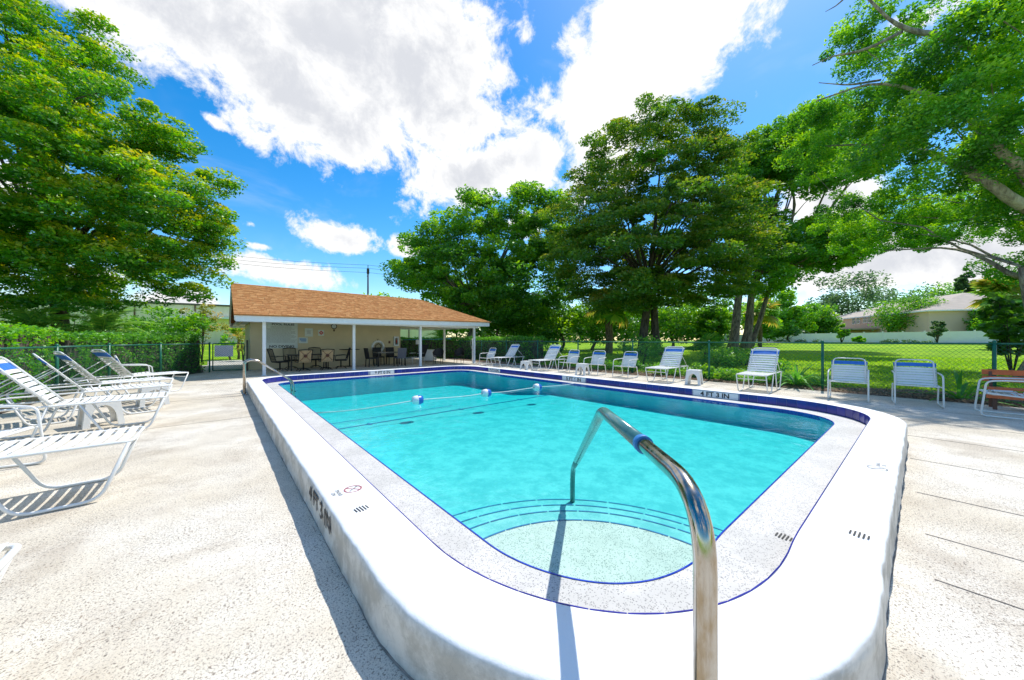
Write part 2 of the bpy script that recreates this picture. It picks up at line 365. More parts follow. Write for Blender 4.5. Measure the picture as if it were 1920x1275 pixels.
class MB:
    def __init__(s): s.v = []; s.f = []; s.m = []; s.sm = []
    def add(s, vs, fs, mi=0, smooth=False):
        n = len(s.v); s.v += [tuple(x) for x in vs]; s.f += [tuple(n + i for i in f) for f in fs]
        s.m += [mi] * len(fs); s.sm += [smooth] * len(fs); return s
    def box(s, c, d, rz=0.0, mi=0, rot=None):
        hx, hy, hz = d[0] / 2, d[1] / 2, d[2] / 2
        M = rot if rot is not None else Matrix.Rotation(rz, 3, 'Z')
        vs = [Vector(c) + M @ Vector((a * hx, b_ * hy, e * hz)) for e in (-1, 1) for b_ in (-1, 1) for a in (-1, 1)]
        return s.add(vs, [(0, 2, 3, 1), (4, 5, 7, 6), (0, 1, 5, 4), (2, 6, 7, 3), (0, 4, 6, 2), (1, 3, 7, 5)], mi)
    def bar(s, a, b_, wd, th, up=(0, 0, 1), mi=0):
        a = Vector(a); b_ = Vector(b_); d = (b_ - a); L = d.length; d.normalize()
        side = d.cross(Vector(up)).normalized(); u = side.cross(d)
        M = Matrix((d, side, u)).transposed()
        return s.box((a + b_) / 2, (L, wd, th), mi=mi, rot=M)
    def tube(s, pts, r, seg=8, cap=True, mi=0, closed=False):
        pts = [Vector(p) for p in pts]; n = len(pts)
        rs = r if isinstance(r, (list, tuple)) else [r] * n
        vs = []; prev = None
        for i, p in enumerate(pts):
            if closed: d = pts[(i + 1) % n] - pts[i - 1]
            else: d = pts[min(i + 1, n - 1)] - pts[max(i - 1, 0)]
            d.normalize()
            if prev is None:
                ref = Vector((0, 0, 1)) if abs(d.z) < 0.9 else Vector((1, 0, 0)); x = d.cross(ref).normalized()
            else:
                x = prev - d * prev.dot(d)
                x = x.normalized() if x.length > 1e-6 else d.orthogonal().normalized()
            prev = x; y = d.cross(x)
            for k in range(seg):
                a = 2 * math.pi * k / seg; vs.append(p + (x * math.cos(a) + y * math.sin(a)) * rs[i])
        fs = []
        for i in range(n if closed else n - 1):
            j = (i + 1) % n
            for k in range(seg):
                k2 = (k + 1) % seg; fs.append((i * seg + k, i * seg + k2, j * seg + k2, j * seg + k))
        s.add(vs, fs, mi, True)
        if cap and not closed:
            n0 = len(s.v) - n * seg
            s.f.append(tuple(n0 + k for k in reversed(range(seg)))); s.m.append(mi); s.sm.append(False)
            s.f.append(tuple(n0 + (n - 1) * seg + k for k in range(seg))); s.m.append(mi); s.sm.append(False)
        return s
    def disc(s, c, r, n=24, z=0.0, M=None, mi=0, r0=0.0):
        M = M or Matrix.Identity(3); c = Vector(c)
        out = [c + M @ Vector((r * math.cos(2 * math.pi * k / n), r * math.sin(2 * math.pi * k / n), z)) for k in range(n)]
        if r0 <= 0: return s.add(out, [tuple(range(n))], mi)
        inn = [c + M @ Vector((r0 * math.cos(2 * math.pi * k / n), r0 * math.sin(2 * math.pi * k / n), z)) for k in range(n)]
        return s.add(out + inn, [(k, (k + 1) % n, n + (k + 1) % n, n + k) for k in range(n)], mi)
    def lathe(s, prof, n=20, c=(0, 0, 0), mi=0, M=None):
        c = Vector(c); M = M or Matrix.Identity(3); vs = []
        for (r, z) in prof:
            for k in range(n):
                a = 2 * math.pi * k / n; vs.append(c + M @ Vector((r * math.cos(a), r * math.sin(a), z)))
        fs = [(i * n + k, i * n + (k + 1) % n, (i + 1) * n + (k + 1) % n, (i + 1) * n + k) for i in range(len(prof) - 1) for k in range(n)]
        return s.add(vs, fs, mi, True)
    def mesh(s, name, mats):
        me = bpy.data.meshes.new(name); me.from_pydata(s.v, [], s.f)
        for mm in (mats if isinstance(mats, (list, tuple)) else [mats]): me.materials.append(MATS[mm])
        me.polygons.foreach_set('material_index', s.m); me.polygons.foreach_set('use_smooth', s.sm); me.update()
        return me
    def build(s, name, mats, parent=None, loc=None, rz=None):
        o = bpy.data.objects.new(name, s.mesh(name, mats)); link(o, parent)
        if loc is not None: o.location = loc
        if rz is not None: o.rotation_euler = (0, 0, rz)
        return o
def bend(pts, rad=0.06, n=5):
    """round the corners of a polyline"""
    pts = [Vector(p) for p in pts]; out = [pts[0]]
    for i in range(1, len(pts) - 1):
        a, p, b_ = pts[i - 1], pts[i], pts[i + 1]
        d1 = (a - p); d2 = (b_ - p); r = min(rad, d1.length * .45, d2.length * .45)
        s_, e = p + d1.normalized() * r, p + d2.normalized() * r
        for k in range(n + 1):
            q = k / n; out.append(s_ * (1 - q) ** 2 + p * 2 * q * (1 - q) + e * q * q)
    out.append(pts[-1]); return out
def text_mesh(body, size, depth=0.0, align='CENTER'):
    cu = bpy.data.curves.new('lettering', 'FONT'); cu.body = body; cu.size = size; cu.align_x = align; cu.align_y = 'CENTER'; cu.extrude = depth; cu.offset = size * 0.028
    o = bpy.data.objects.new('lettering_source', cu); C.objects.link(o)
    me = bpy.data.meshes.new_from_object(o); bpy.data.objects.remove(o); bpy.data.curves.remove(cu); return me
def lettering(body, size, M, mat, parent=None, sx=1.0, bold=0.0):
    me = text_mesh(body, size)
    me.materials.clear(); me.materials.append(MATS[mat])
    if bold:
        pass
    me.transform(Matrix.Diagonal((sx, 1, 1, 1))); o = bpy.data.objects.new('lettering', me); link(o, parent); o.matrix_local = M; return o
def frame_matrix(origin, xax, yax):
    x = Vector(xax).normalized(); y = Vector(yax).normalized(); z = x.cross(y)
    M = Matrix((x, y, z)).transposed().to_4x4(); M.translation = Vector(origin); return M

# ------------------------------------------------------------------ foliage
def np_mesh(name, V, FQ, mat, tint=None):
    me = bpy.data.meshes.new(name); nv = len(V); nf = len(FQ); k = FQ.shape[1]
    me.vertices.add(nv); me.vertices.foreach_set('co', V.astype(np.float32).ravel())
    me.loops.add(nf * k); me.loops.foreach_set('vertex_index', FQ.astype(np.int32).ravel())
    me.polygons.add(nf); me.polygons.foreach_set('loop_start', np.arange(0, nf * k, k, dtype=np.int32))
    try: me.polygons.foreach_set('loop_total', np.full(nf, k, dtype=np.int32))
    except Exception: pass
    me.update(calc_edges=True)
    if tint is not None:
        a = me.attributes.new('tint', 'FLOAT', 'FACE'); a.data.foreach_set('value', tint.astype(np.float32))
    me.materials.append(MATS[mat]); return me
def leaves(P, size, tint, droop=0.3, flat=0.5, aspect=0.5, direction=None):
    """rhombic leaf blades at points P; returns verts and quads"""
    n = len(P)
    s = size * rng.uniform(0.65, 1.25, n)[:, None]
    ax = rng.normal(size=(n, 3))
    if direction is not None: ax = ax * 0.6 + direction
    ax[:, 2] = ax[:, 2] * (1 - flat) - droop
    ax /= np.linalg.norm(ax, axis=1)[:, None]
    nn = rng.normal(size=(n, 3)) * (1 - 0.5 * flat); nn[:, 2] += 0.9 * flat + 0.2
    sd = np.cross(ax, nn); sd /= (np.linalg.norm(sd, axis=1)[:, None] + 1e-9)
    a = P - ax * s * .5; b_ = P + sd * s * aspect * .5; c = P + ax * s * .5; d = P - sd * s * aspect * .5
    V = np.stack([a, b_, c, d], 1).reshape(-1, 3); Fq = np.arange(n * 4).reshape(n, 4)
    return V, Fq
def clump_points(centres, radii, per, flatten=0.6, shell=0.35):
    """points filling ellipsoid clumps, denser towards their outside"""
    m_ = len(centres); tot = m_ * per
    d = rng.normal(size=(tot, 3)); d /= np.linalg.norm(d, axis=1)[:, None]
    r = (shell + (1 - shell) * rng.random(tot)) ** 0.6
    cc = np.repeat(np.asarray(centres), per, 0); rr = np.repeat(np.asarray(radii), per)
    q = d * r[:, None] * rr[:, None]; q[:, 2] *= flatten
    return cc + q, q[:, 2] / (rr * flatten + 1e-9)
def lobes_to_clumps(lobes, n, rad, inner=0.25, spread=1.0):
    """scatter clump centres through ellipsoid lobes (cx,cy,cz,rx,ry,rz), mostly near their surface"""
    vols = np.array([l[3] * l[4] * l[5] for l in lobes]) ** 0.72; vols = vols / vols.sum(); out = []; rr = []
    for l, v in zip(lobes, vols):
        k = max(3, int(round(n * v))); d = rng.normal(size=(k, 3)); d /= np.linalg.norm(d, axis=1)[:, None]
        r = (inner + (1 - inner) * rng.random(k)) ** 0.5 * spread
        out.append(np.array(l[:3]) + d * r[:, None] * np.array(l[3:6])); rr.append(rad * rng.uniform(0.6, 1.35, k))
    return np.concatenate(out), np.concatenate(rr)
def lobe(px, py, F, rx, rz, ry=None):
    """ellipsoid lobe centred under a pixel at distance F; radii given in pixels of the photograph"""
    c = far(px, F, y=py); k = F / F_PX
    ry = (rx * k) if ry is None else ry
    return (c.x, c.y, c.z, (rx * k + ry) / 2, (rx * k + ry) / 2, rz * k)
def tree(name, label, cat, base, trunk_r, fork, lobes, nclump, rad, per, size, leaf, barkm, flatten=0.6, flat=0.5, droop=0.2, tintf=None,
         group=None, limbs=14, extra_limbs=(), trunks=None, twist=0.25, aspect=0.5, inner=0.25, limb_r=0.35, spray=0.0, axis=None):
    root = empty(name, base); tag(root, label, cat, group)
    base = Vector(base)
    cc, cr = lobes_to_clumps(lobes, nclump, rad, inner)
    zmin = min(base.z + 0.3, 1e9)
    cc[:, 2] = np.maximum(cc[:, 2], zmin)
    P, up = clump_points(cc, cr, per, flatten)
    if spray:
        ax0 = np.array(axis if axis is not None else base)[:2]; dv = cc[:, :2] - ax0; dv /= np.linalg.norm(dv, axis=1)[:, None] + 1e-6
        dv = np.concatenate([dv + rng.normal(size=dv.shape) * .35, np.full((len(cc), 1), -.30) + rng.normal(size=(len(cc), 1)) * .12], 1); dv /= np.linalg.norm(dv, axis=1)[:, None]
        dd = np.repeat(dv, per, 0); q0 = P - np.repeat(cc, per, 0); along = (q0 * dd).sum(1)[:, None]; P = np.repeat(cc, per, 0) + q0 * .8 + dd * along * spray - np.stack([np.zeros(len(P)), np.zeros(len(P)), (along[:, 0] ** 2) * .25], 1)
    ct = np.repeat(rng.random(len(cc)), per)
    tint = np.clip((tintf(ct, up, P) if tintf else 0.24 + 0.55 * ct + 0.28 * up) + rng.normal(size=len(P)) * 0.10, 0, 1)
    V, Fq = leaves(P, size, tint, droop, flat, aspect)
    me = np_mesh('crown', V - np.array(base), Fq, leaf, tint)
    cro = bpy.data.objects.new('crown', me); link(cro, root)
    fk = Vector(fork)
    tm = MB()
    stems = trunks or [(base, fk, trunk_r)]
    for (a, b_, r_) in stems:
        a = Vector(a); b_ = Vector(b_); pts = []; rs = []
        for k in range(8):
            q = k / 7; p = a.lerp(b_, q) + Vector((math.sin(q * 4 + a.x), math.cos(q * 3.1 + a.y), 0)) * twist * r_ * math.sin(q * math.pi)
            pts.append(p - base); rs.append(r_ * (1.35 if k == 0 else 1.1 if k == 1 else 1.0) * (1 - 0.35 * q))
        tm.tube(pts, rs, 10)
    tm.build('trunk', barkm, root)
    lm = MB(); idx = rng.permutation(len(cc))[:limbs]
    srcs = [Vector(s_[1]) for s_ in stems]
    for i in idx:
        e = Vector(cc[i]); src = min(srcs, key=lambda s_: (s_ - e).length); r0 = trunk_r * limb_r * rnd.uniform(.7, 1.1); pts = []; rs = []
        L = (e - src).length; bow = Vector((rnd.uniform(-1, 1), rnd.uniform(-1, 1), rnd.uniform(0, 1))) * L * .12
        for k in range(7):
            q = k / 6; p = src.lerp(e, q) + bow * math.sin(q * math.pi) + Vector((rnd.uniform(-1, 1), rnd.uniform(-1, 1), rnd.uniform(-1, 1))) * L * .02
            pts.append(p - base); rs.append(max(0.012, r0 * (1 - q) ** 0.8))
        pts[0] = src - base; lm.tube(pts, rs, 6, cap=False)
    for (pts, r0, r1) in extra_limbs:
        n = len(pts); pp = bend([Vector(p) - base for p in pts], 0.9, 3); n = len(pp)
        pp = [p + Vector((rnd.uniform(-1, 1), rnd.uniform(-1, 1), rnd.uniform(-1, 1))) * r1 * .5 for p in pp]
        lm.tube(pp, [r0 + (r1 - r0) * k / (n - 1) for k in range(n)], 8)
    if lm.v: lm.build('limbs', barkm, root)
    return root
def hedge(name, label, path, width, z0, z1, n, size, leaf, lumps=0.08, z1b=None):
    """clipped hedge along a path: thousands of leaves on the faces of a box with a dark twiggy core"""
    root = empty(name, (path[0][0], path[0][1], z0)); tag(root, label, 'hedge'); b0 = np.array(root.location)
    pts = [Vector((p[0], p[1], 0)) for p in path]; seg = [(pts[i + 1] - pts[i]).length for i in range(len(pts) - 1)]; tot = sum(seg)
    zt = (lambda q: z1 + ((z1b if z1b is not None else z1) - z1) * q)
    core = MB(); P = []
    for i in range(len(pts) - 1):
        d = (pts[i + 1] - pts[i]).normalized(); q0 = sum(seg[:i]) / tot; q1 = sum(seg[:i + 1]) / tot
        s_ = Vector((-d.y, d.x, 0)); wv = s_ * (width / 2 - .14)
        a, b_ = pts[i], pts[i + 1]
        vs = [a - wv, a + wv, b_ + wv, b_ - wv]
        lo = [Vector((v_.x, v_.y, z0 - .1)) for v_ in vs]; hi = [Vector((v_.x, v_.y, zz - .16)) for v_, zz in zip(vs, (zt(q0), zt(q0), zt(q1), zt(q1)))]
        core.add([v_ - root.location for v_ in lo + hi], [(0, 1, 2, 3), (7, 6, 5, 4), (0, 4, 5, 1), (1, 5, 6, 2), (2, 6, 7, 3), (3, 7, 4, 0)])
        m_ = int(n * seg[i] / tot); q = rng.random(m_); u = rng.random(m_); which = rng.random(m_)
        H = zt(q0) - z0; hgt = H / (H + width * .9)
        side = np.where(which < hgt, np.where(rng.random(m_) < .5, -1, 1), 0)
        off = np.where(side != 0, side * width / 2, (u - .5) * width); zq = zt(q0) + (zt(q1) - zt(q0)) * q
        z = np.where(side != 0, z0 + u * (zq - z0), zq)
        depth = rng.random(m_) ** 2 * .16
        off = np.where(side != 0, off - side * depth, off); z = np.where(side == 0, z - depth, z)
        X = a.x + (b_.x - a.x) * q + s_.x * off; Y = a.y + (b_.y - a.y) * q + s_.y * off
        lump = lumps * (np.sin(X * 3.1 + z * 4) * np.cos(Y * 2.7) + 0.6 * np.sin(X * 7.3 + Y * 5.1 + z * 6))
        z = z + np.where(side == 0, lump, 0); X += np.where(side != 0, s_.x * lump * side, 0); Y += np.where(side != 0, s_.y * lump * side, 0)
        P.append(np.stack([X, Y, z], 1))
    P = np.concatenate(P); P += rng.normal(size=P.shape) * .03
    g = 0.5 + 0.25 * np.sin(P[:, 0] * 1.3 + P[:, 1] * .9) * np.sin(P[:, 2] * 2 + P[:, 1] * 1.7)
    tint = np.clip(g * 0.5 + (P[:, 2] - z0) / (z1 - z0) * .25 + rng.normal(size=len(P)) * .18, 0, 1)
    V, Fq = leaves(P, size, tint, 0.15, 0.35, 0.6)
    o = bpy.data.objects.new('foliage', np_mesh('foliage', V - b0, Fq, leaf, tint)); link(o, root)
    core.build('branches', 'bark_dark', root); return root

def frond_mesh(name, L, nl, leaflet, mat, arch=0.5, droop=0.6):
    """feather palm leaf: arched midrib with two rows of leaflets (local +x outwards)"""
    V = []; Fq = []; tint = []
    mid = [Vector((L * q * (1 - .12 * q), 0, L * (arch * q - (arch + .35) * q * q))) for q in [k / 10 for k in range(11)]]
    def quad(a, b_, c, d, tv): n = len(V); V.extend([a, b_, c, d]); Fq.append((n, n + 1, n + 2, n + 3)); tint.append(tv)
    for k in range(10):
        wd = .018 * (1 - k / 12); quad(mid[k] + Vector((0, wd, 0)), mid[k] - Vector((0, wd, 0)), mid[k + 1] - Vector((0, wd, 0)), mid[k + 1] + Vector((0, wd, 0)), 0.8)
    for i in range(nl):
        q = 0.12 + 0.86 * i / (nl - 1); k = min(9, int(q * 10)); f = q * 10 - k; p = mid[k].lerp(mid[k + 1], f); tan = (mid[k + 1] - mid[k]).normalized()
        ll = leaflet * (math.sin(math.pi * (0.15 + 0.8 * q)) ** .6)
        for s_ in (-1, 1):
            d = (tan * .75 + Vector((0, s_, 0)) - Vector((0, 0, droop * rnd.uniform(.3, 1)))).normalized()
            wv = tan * L * .42 / nl; e = p + d * ll
            quad(p - wv, p + d * ll * .5 - wv * 1.1, e, p + d * ll * .5 + wv * 1.1, rnd.random())
    return np_mesh(name, np.array([tuple(v) for v in V]), np.array(Fq), mat, np.array(tint))
def fan_mesh(name, rad, n, mat, stalk=0.6):
    V = []; Fq = []; tint = []
    def quad(a, b_, c, d, tv): k = len(V); V.extend([a, b_, c, d]); Fq.append((k, k + 1, k + 2, k + 3)); tint.append(tv)
    o = Vector((stalk, 0, stalk * .35)); wd = Vector((0, .015, 0)); quad(-wd, wd, o + wd, o - wd, .7)
    for i in range(n):
        a = R(-125 + 250 * i / (n - 1)); d = Vector((math.cos(a), math.sin(a), -.15 * abs(math.sin(a)) + .1)); s_ = Vector((-math.sin(a), math.cos(a), 0)) * rad * .11
        m_ = o + d * rad * .55; quad(o, m_ - s_, o + d * rad * rnd.uniform(.85, 1.05) - Vector((0, 0, rad * .22)), m_ + s_ + Vector((0, 0, .02)), rnd.random())
    return np_mesh(name, np.array([tuple(v) for v in V]), np.array(Fq), mat, np.array(tint))
def palm(name, label, cat, base, height, tr, meshes, count, elev=(10, 75), group=None, barkm='bark_palm', leaf_name='frond', scale=1.0, spin=0.0):
    root = empty(name, base, spin); tag(root, label, cat, group); m_ = MB()
    if height > 0.05:
        pts = [(0.03 * math.sin(k), 0.03 * math.cos(k), height * k / 8 - (0.1 if k == 0 else 0)) for k in range(9)]
        m_.tube(pts, [tr * (1.15 if k == 0 else 1 + .1 * (k % 2)) for k in range(9)], 9); m_.build('trunk', barkm, root)
    for i in range(count):
        o = bpy.data.objects.new(leaf_name, meshes[i % len(meshes)]); link(o, root)
        o.location = (0, 0, height); e = R(rnd.uniform(*elev)); s_ = scale * rnd.uniform(.8, 1.12)
        o.rotation_euler = Euler((rnd.uniform(-.2, .2), -e, i * 2.39996 + rnd.uniform(-.2, .2)), 'XYZ'); o.scale = (s_, s_, s_)
    return root
def blade_mesh(name, L, wd, mat, curl=0.9, seg=6, tv=0.5):
    V = []; Fq = []; tint = []
    for k in range(seg + 1):
        q = k / seg; a = curl * q; x = L * math.sin(a) / max(curl, .01) * (0.35 + .65 * q); z = L * (math.cos(a * .9)) * q
        h = wd * (math.sin(math.pi * (0.12 + .86 * q)) ** .7) * .5
        V += [(x, -h, z + h * .35), (x, h, z + h * .35)]
        if k: n = 2 * k; Fq.append((n - 2, n - 1, n + 1, n)); tint.append(tv + rnd.uniform(-.15, .15))
    return np_mesh(name, np.array(V), np.array(Fq), mat, np.array(tint))
def blade_plant(name, label, base, meshes, count, cat='plant', group=None, tilt=(2, 45), scale=1.0, leaf_name='leaf'):
    root = empty(name, base); tag(root, label, cat, group)
    for i in range(count):
        o = bpy.data.objects.new(leaf_name, meshes[i % len(meshes)]); link(o, root)
        s_ = scale * rnd.uniform(.7, 1.15); o.scale = (s_, s_, s_)
        o.location = (rnd.uniform(-.05, .05) * scale, rnd.uniform(-.05, .05) * scale, -.02)
        o.rotation_euler = Euler((0, R(rnd.uniform(*tilt)), i * 2.39996), 'XYZ')
    return root
def shrub(name, label, base, lobes, n, rad, per, size, leaf, cat='shrub', group=None, flatten=0.8, tintf=None, stem=0.03, droop=.1, flat=.4, aspect=.55):
    """bush or small tree: crown of leaves plus its stems"""
    root = empty(name, base); tag(root, label, cat, group); base = Vector(base)
    cc, cr = lobes_to_clumps(lobes, n, rad, .15); P, up = clump_points(cc, cr, per, flatten)
    ct = np.repeat(rng.random(len(cc)), per); tint = np.clip((tintf(ct, up, P) if tintf else .25 + .5 * ct + .2 * up) + rng.normal(size=len(P)) * .1, 0, 1)
    P[:, 2] = np.maximum(P[:, 2], base.z + .03)
    V, Fq = leaves(P, size, tint, droop, flat, aspect)
    o = bpy.data.objects.new('foliage', np_mesh('foliage', V - np.array(base), Fq, leaf, tint)); link(o, root)
    sm = MB()
    for k in range(min(6, len(cc))):
        e = Vector(cc[k]) - base; sm.tube([(rnd.uniform(-.03, .03), rnd.uniform(-.03, .03), -.05), e * .5 + Vector((0, 0, e.length * .08)), e], [stem, stem * .7, stem * .3], 6)
    sm.build('stem', 'bark_dark', root); return root

# ------------------------------------------------------------------ pool, deck, ground
SX0, SX1, SY0, SY1 = 0.87, 8.00, 0.22, 12.15
COPE_Z, LEDGE_Z, WATER_Z = 0.25, 0.10, 0.088
def rrect(off, n=14):
    """rounded pool outline offset outwards by off (points run round the pool)"""
    x0, x1, y0, y1 = SX0 - off, SX1 + off, SY0 - off, SY1 + off
    cor = [(x1, y0, 1.25 + off, -90, (-1, 1)), (x1, y1, 0.95 + off, 0, (-1, -1)), (x0, y1, 0.85 + off, 90, (1, -1)), (x0, y0, 1.40 + off, 180, (1, 1))]
    out = []
    for (cx, cy, r, a0, s_) in cor:
        for k in range(n + 1):
            a = R(a0 + 90 * k / n); out.append(Vector((cx + s_[0] * r + r * math.cos(a), cy + s_[1] * r + r * math.sin(a), 0)))
    return out
def resample(pts, step):
    """evenly spaced points along a closed outline with tangents"""
    n = len(pts); L = [(pts[(i + 1) % n] - pts[i]).length for i in range(n)]; tot = sum(L); m_ = int(round(tot / step)); out = []
    i = 0; acc = 0.0
    for k in range(m_):
        s_ = tot * k / m_
        while acc + L[i] < s_: acc += L[i]; i += 1
        q = (s_ - acc) / max(L[i], 1e-9); out.append(pts[i].lerp(pts[(i + 1) % n], q))
    return out
def ring(mb, A, B, za, zb, flip=False, mi=0, smooth=False):
    n = len(A); vs = [Vector((p.x, p.y, za)) for p in A] + [Vector((p.x, p.y, zb)) for p in B]
    fs = [(k, (k + 1) % n, n + (k + 1) % n, n + k) for k in range(n)]
    if flip: fs = [tuple(reversed(f)) for f in fs]
    mb.add(vs, fs, mi, smooth)
def rough(p, s_, amp):
    n = np.sin(p.x * 7.1 * s_ + p.y * 3.3 * s_) + np.sin(p.y * 11.3 * s_ - p.x * 5.7 * s_) * .7 + np.sin((p.x + p.y) * 29 * s_) * .4
    return amp * float(n)

# coping: raised curb with a rounded outer nose and hand-trowelled outer face
outl = rrect(0.33, 40); seam = rrect(0.0, 40)
def dense(off): return rrect(off, 40)
# densify straight runs too
def densify(pts, maxlen=0.05):
    out = []; n = len(pts)
    for i in range(n):
        a, b_ = pts[i], pts[(i + 1) % n]; k = max(1, int((b_ - a).length / maxlen))
        for j in range(k): out.append(a.lerp(b_, j / k))
    return out
def warp(p):
    # the near side runs slightly out of square with the long sides
    q = min(1, max(0, (p.x - 1.0) / 1.5)); q = q * q * (3 - 2 * q)
    return Vector((p.x, p.y + (.125 - .044 * (p.x - 2.3)) * q * min(1, max(0, (1.75 - p.y) / 1.2)), p.z))
base_ring = [warp(p) for p in densify(rrect(0.0, 40))]
def normals(pts):
    n = len(pts); out = []
    for i in range(n):
        d = (pts[(i + 1) % n] - pts[i - 1]).normalized(); out.append(Vector((d.y, -d.x, 0)))
    return out
base_n = normals(base_ring)
def offring(off, amp=0.0, s_=1.0): return [p + nn * (off + (rough(p, s_, amp) if amp else 0)) for p, nn in zip(base_ring, base_n)]
cp = MB()
prof = [(0.004, COPE_Z - .05), (0.0045, COPE_Z - .002), (0.010, COPE_Z), (0.15, COPE_Z + .002), (0.30, COPE_Z - .001), (0.318, COPE_Z - .005), (0.329, COPE_Z - .018),
        (0.332, COPE_Z - .08), (0.330, 0.10), (0.335, 0.03), (0.345, -0.06)]
vs = []; nb = len(base_ring)
for (o_, z_) in prof:
    amp = 0.004 if o_ > .3 else (0.0 if o_ < .28 else .002)
    for p, nn in zip(base_ring, base_n):
        chip = mnoise.noise(Vector((p.x * 22, p.y * 22, z_ * 9))) * .0045 + mnoise.noise(Vector((p.x * 6, p.y * 6, z_ * 5))) * .005 if o_ > .3 else 0
        if abs(p.x - SX0) < .01 and 2.2 < p.y < 3.2: chip = 0
        q = p + nn * (o_ + rough(p, 1.0 + z_ * 2, amp * .5) + chip); zz = z_ + (rough(p, .6, .0015) if o_ > .1 else 0); vs.append((q.x, q.y, zz))
fs = [(i * nb + k, i * nb + (k + 1) % nb, (i + 1) * nb + (k + 1) % nb, (i + 1) * nb + k) for i in range(len(prof) - 1) for k in range(nb)]
cp.add(vs, [tuple(reversed(f)) for f in fs], 0, True)
coping = cp.build('pool_coping', 'coping_paint'); tag(coping, kind='structure')
# tile band behind which the curb stands: grout backing plus single tiles
gb = MB(); ring(gb, offring(0.003), offring(0.003), LEDGE_Z - .02, COPE_Z - .006); ring(gb, offring(0.008), offring(0.014), COPE_Z - .014, COPE_Z - .004); gb.build('grout_backing', 'grout', coping)
tb = MB(); tb.box((0, 0, 0), (0.147, 0.006, 0.148)); tile_me = tb.mesh('tile', 'blue_tile')
tpts = resample(base_ring, 0.152)
MARK = {'far_right_a': (8.0, 2.45), 'far_right_b': (8.0, 6.25), 'far_right_c': (8.0, 10.1), 'far_end': (4.45, 12.15)}
for i, p in enumerate(tpts):
    q = tpts[(i + 1) % len(tpts)]; mid = (p + q) / 2; d = (q - p).normalized()
    if any((mid - Vector((mx_, my_, 0))).length < 0.44 for mx_, my_ in MARK.values()): continue
    o = bpy.data.objects.new('tile', tile_me); link(o, coping); nn = Vector((d.y, -d.x, 0))
    o.location = (mid.x + nn.x * .001, mid.y + nn.y * .001, 0.175); o.rotation_euler = (0, 0, math.atan2(d.y, d.x)); o.scale = ((q - p).length / 0.152, 1, 1)
def marker(x, y, rz, body, wd=0.86):
    k = MB(); k.box((0, 0.004, 0), (wd, 0.012, 0.13)); o = k.build('depth_marker', 'marker_white', coping, (x, y, 0.163), rz)
    lettering(body, 0.135, frame_matrix((0, -0.0035, 0), (1, 0, 0), (0, 0, 1)), 'black_print', o, sx=1.05)
marker(8.0, 2.45, R(-90), '4 FT 3 IN'); marker(8.0, 6.25, R(-90), '5 FT 6 IN'); marker(8.0, 10.1, R(-90), '8 FT 0 IN', .7); marker(4.45, 12.15, 0, '8 FT 0 IN')
# marker set into the outer face of the near left curb
o = lettering('4 FT 3 IN', 0.155, frame_matrix((SX0 - .3385, 2.70, 0.145), (0, -1, 0), (0, 0, 1)), 'black_print', coping, sx=1.1); o.name = 'depth_marker'
# worn prints on the coping top
nd = MB(); Mz = Matrix.Identity(3)
nd.disc((0, 0, 0), 0.062, 28, r0=0.050); nd.bar((-.038, .038, 0), (.038, -.038, 0), .011, .0006); 
o = nd.build('no_diving_mark', 'faded_red', coping, (0.735, 2.60, COPE_Z + .0045))
k = MB(); k.bar((-.03, -.028, 0), (.028, .022, 0), .009, .0005); k.disc((.034, .03, 0), .009, 10); k.build('diver_figure', 'grey_print', o, (0, 0, .0008))
lettering('NO\nDIVING', 0.034, frame_matrix((0.625, 2.60, COPE_Z + .005), (0, 1, 0), (-1, 0, 0)), 'grey_print', coping)
k = MB(); k.disc((0, 0, 0), 0.062, 28, r0=0.054); k.bar((-.038, .038, 0), (.038, -.038, 0), .009, .0006)
k.build('no_diving_mark', 'grey_print', coping, (4.22, 0.05, COPE_Z + .0045))
lettering('NO\nDIVING', 0.034, frame_matrix((4.35, 0.03, COPE_Z + .005), (-1, 0, 0), (0, -1, 0)), 'grey_print', coping)
for (x, y, z, rz) in ((0.69, 2.26, COPE_Z + .004, 0.1), (2.70, 0.10, COPE_Z + .004, 1.5), (2.68, 0.43, LEDGE_Z + .004, 1.5)):
    k = MB()
    for j in range(5):
        L = .05 * math.sqrt(max(.1, 1 - ((j - 2) / 2.7) ** 2)); k.box(((j - 2) * .018, 0, 0), (.008, L * 1.5, .0008))
    k.build('drain_slots', 'black_print', coping, (x, y, z), rz)

# gutter ledge inside the tile band, its inner tile line, pool walls
lg = MB(); inner = offring(-0.37)
ring(lg, offring(-0.36), offring(0.02), LEDGE_Z, LEDGE_Z, flip=True)
ledge = lg.build('pool_ledge', 'ledge_aggregate'); tag(ledge, kind='structure')
k = MB(); ring(k, inner, offring(-0.36), LEDGE_Z + .003, LEDGE_Z + .003, flip=True); ring(k, inner, inner, LEDGE_Z + .003, LEDGE_Z - .07, flip=True)
k.build('waterline_tile', 'tile_line', ledge)
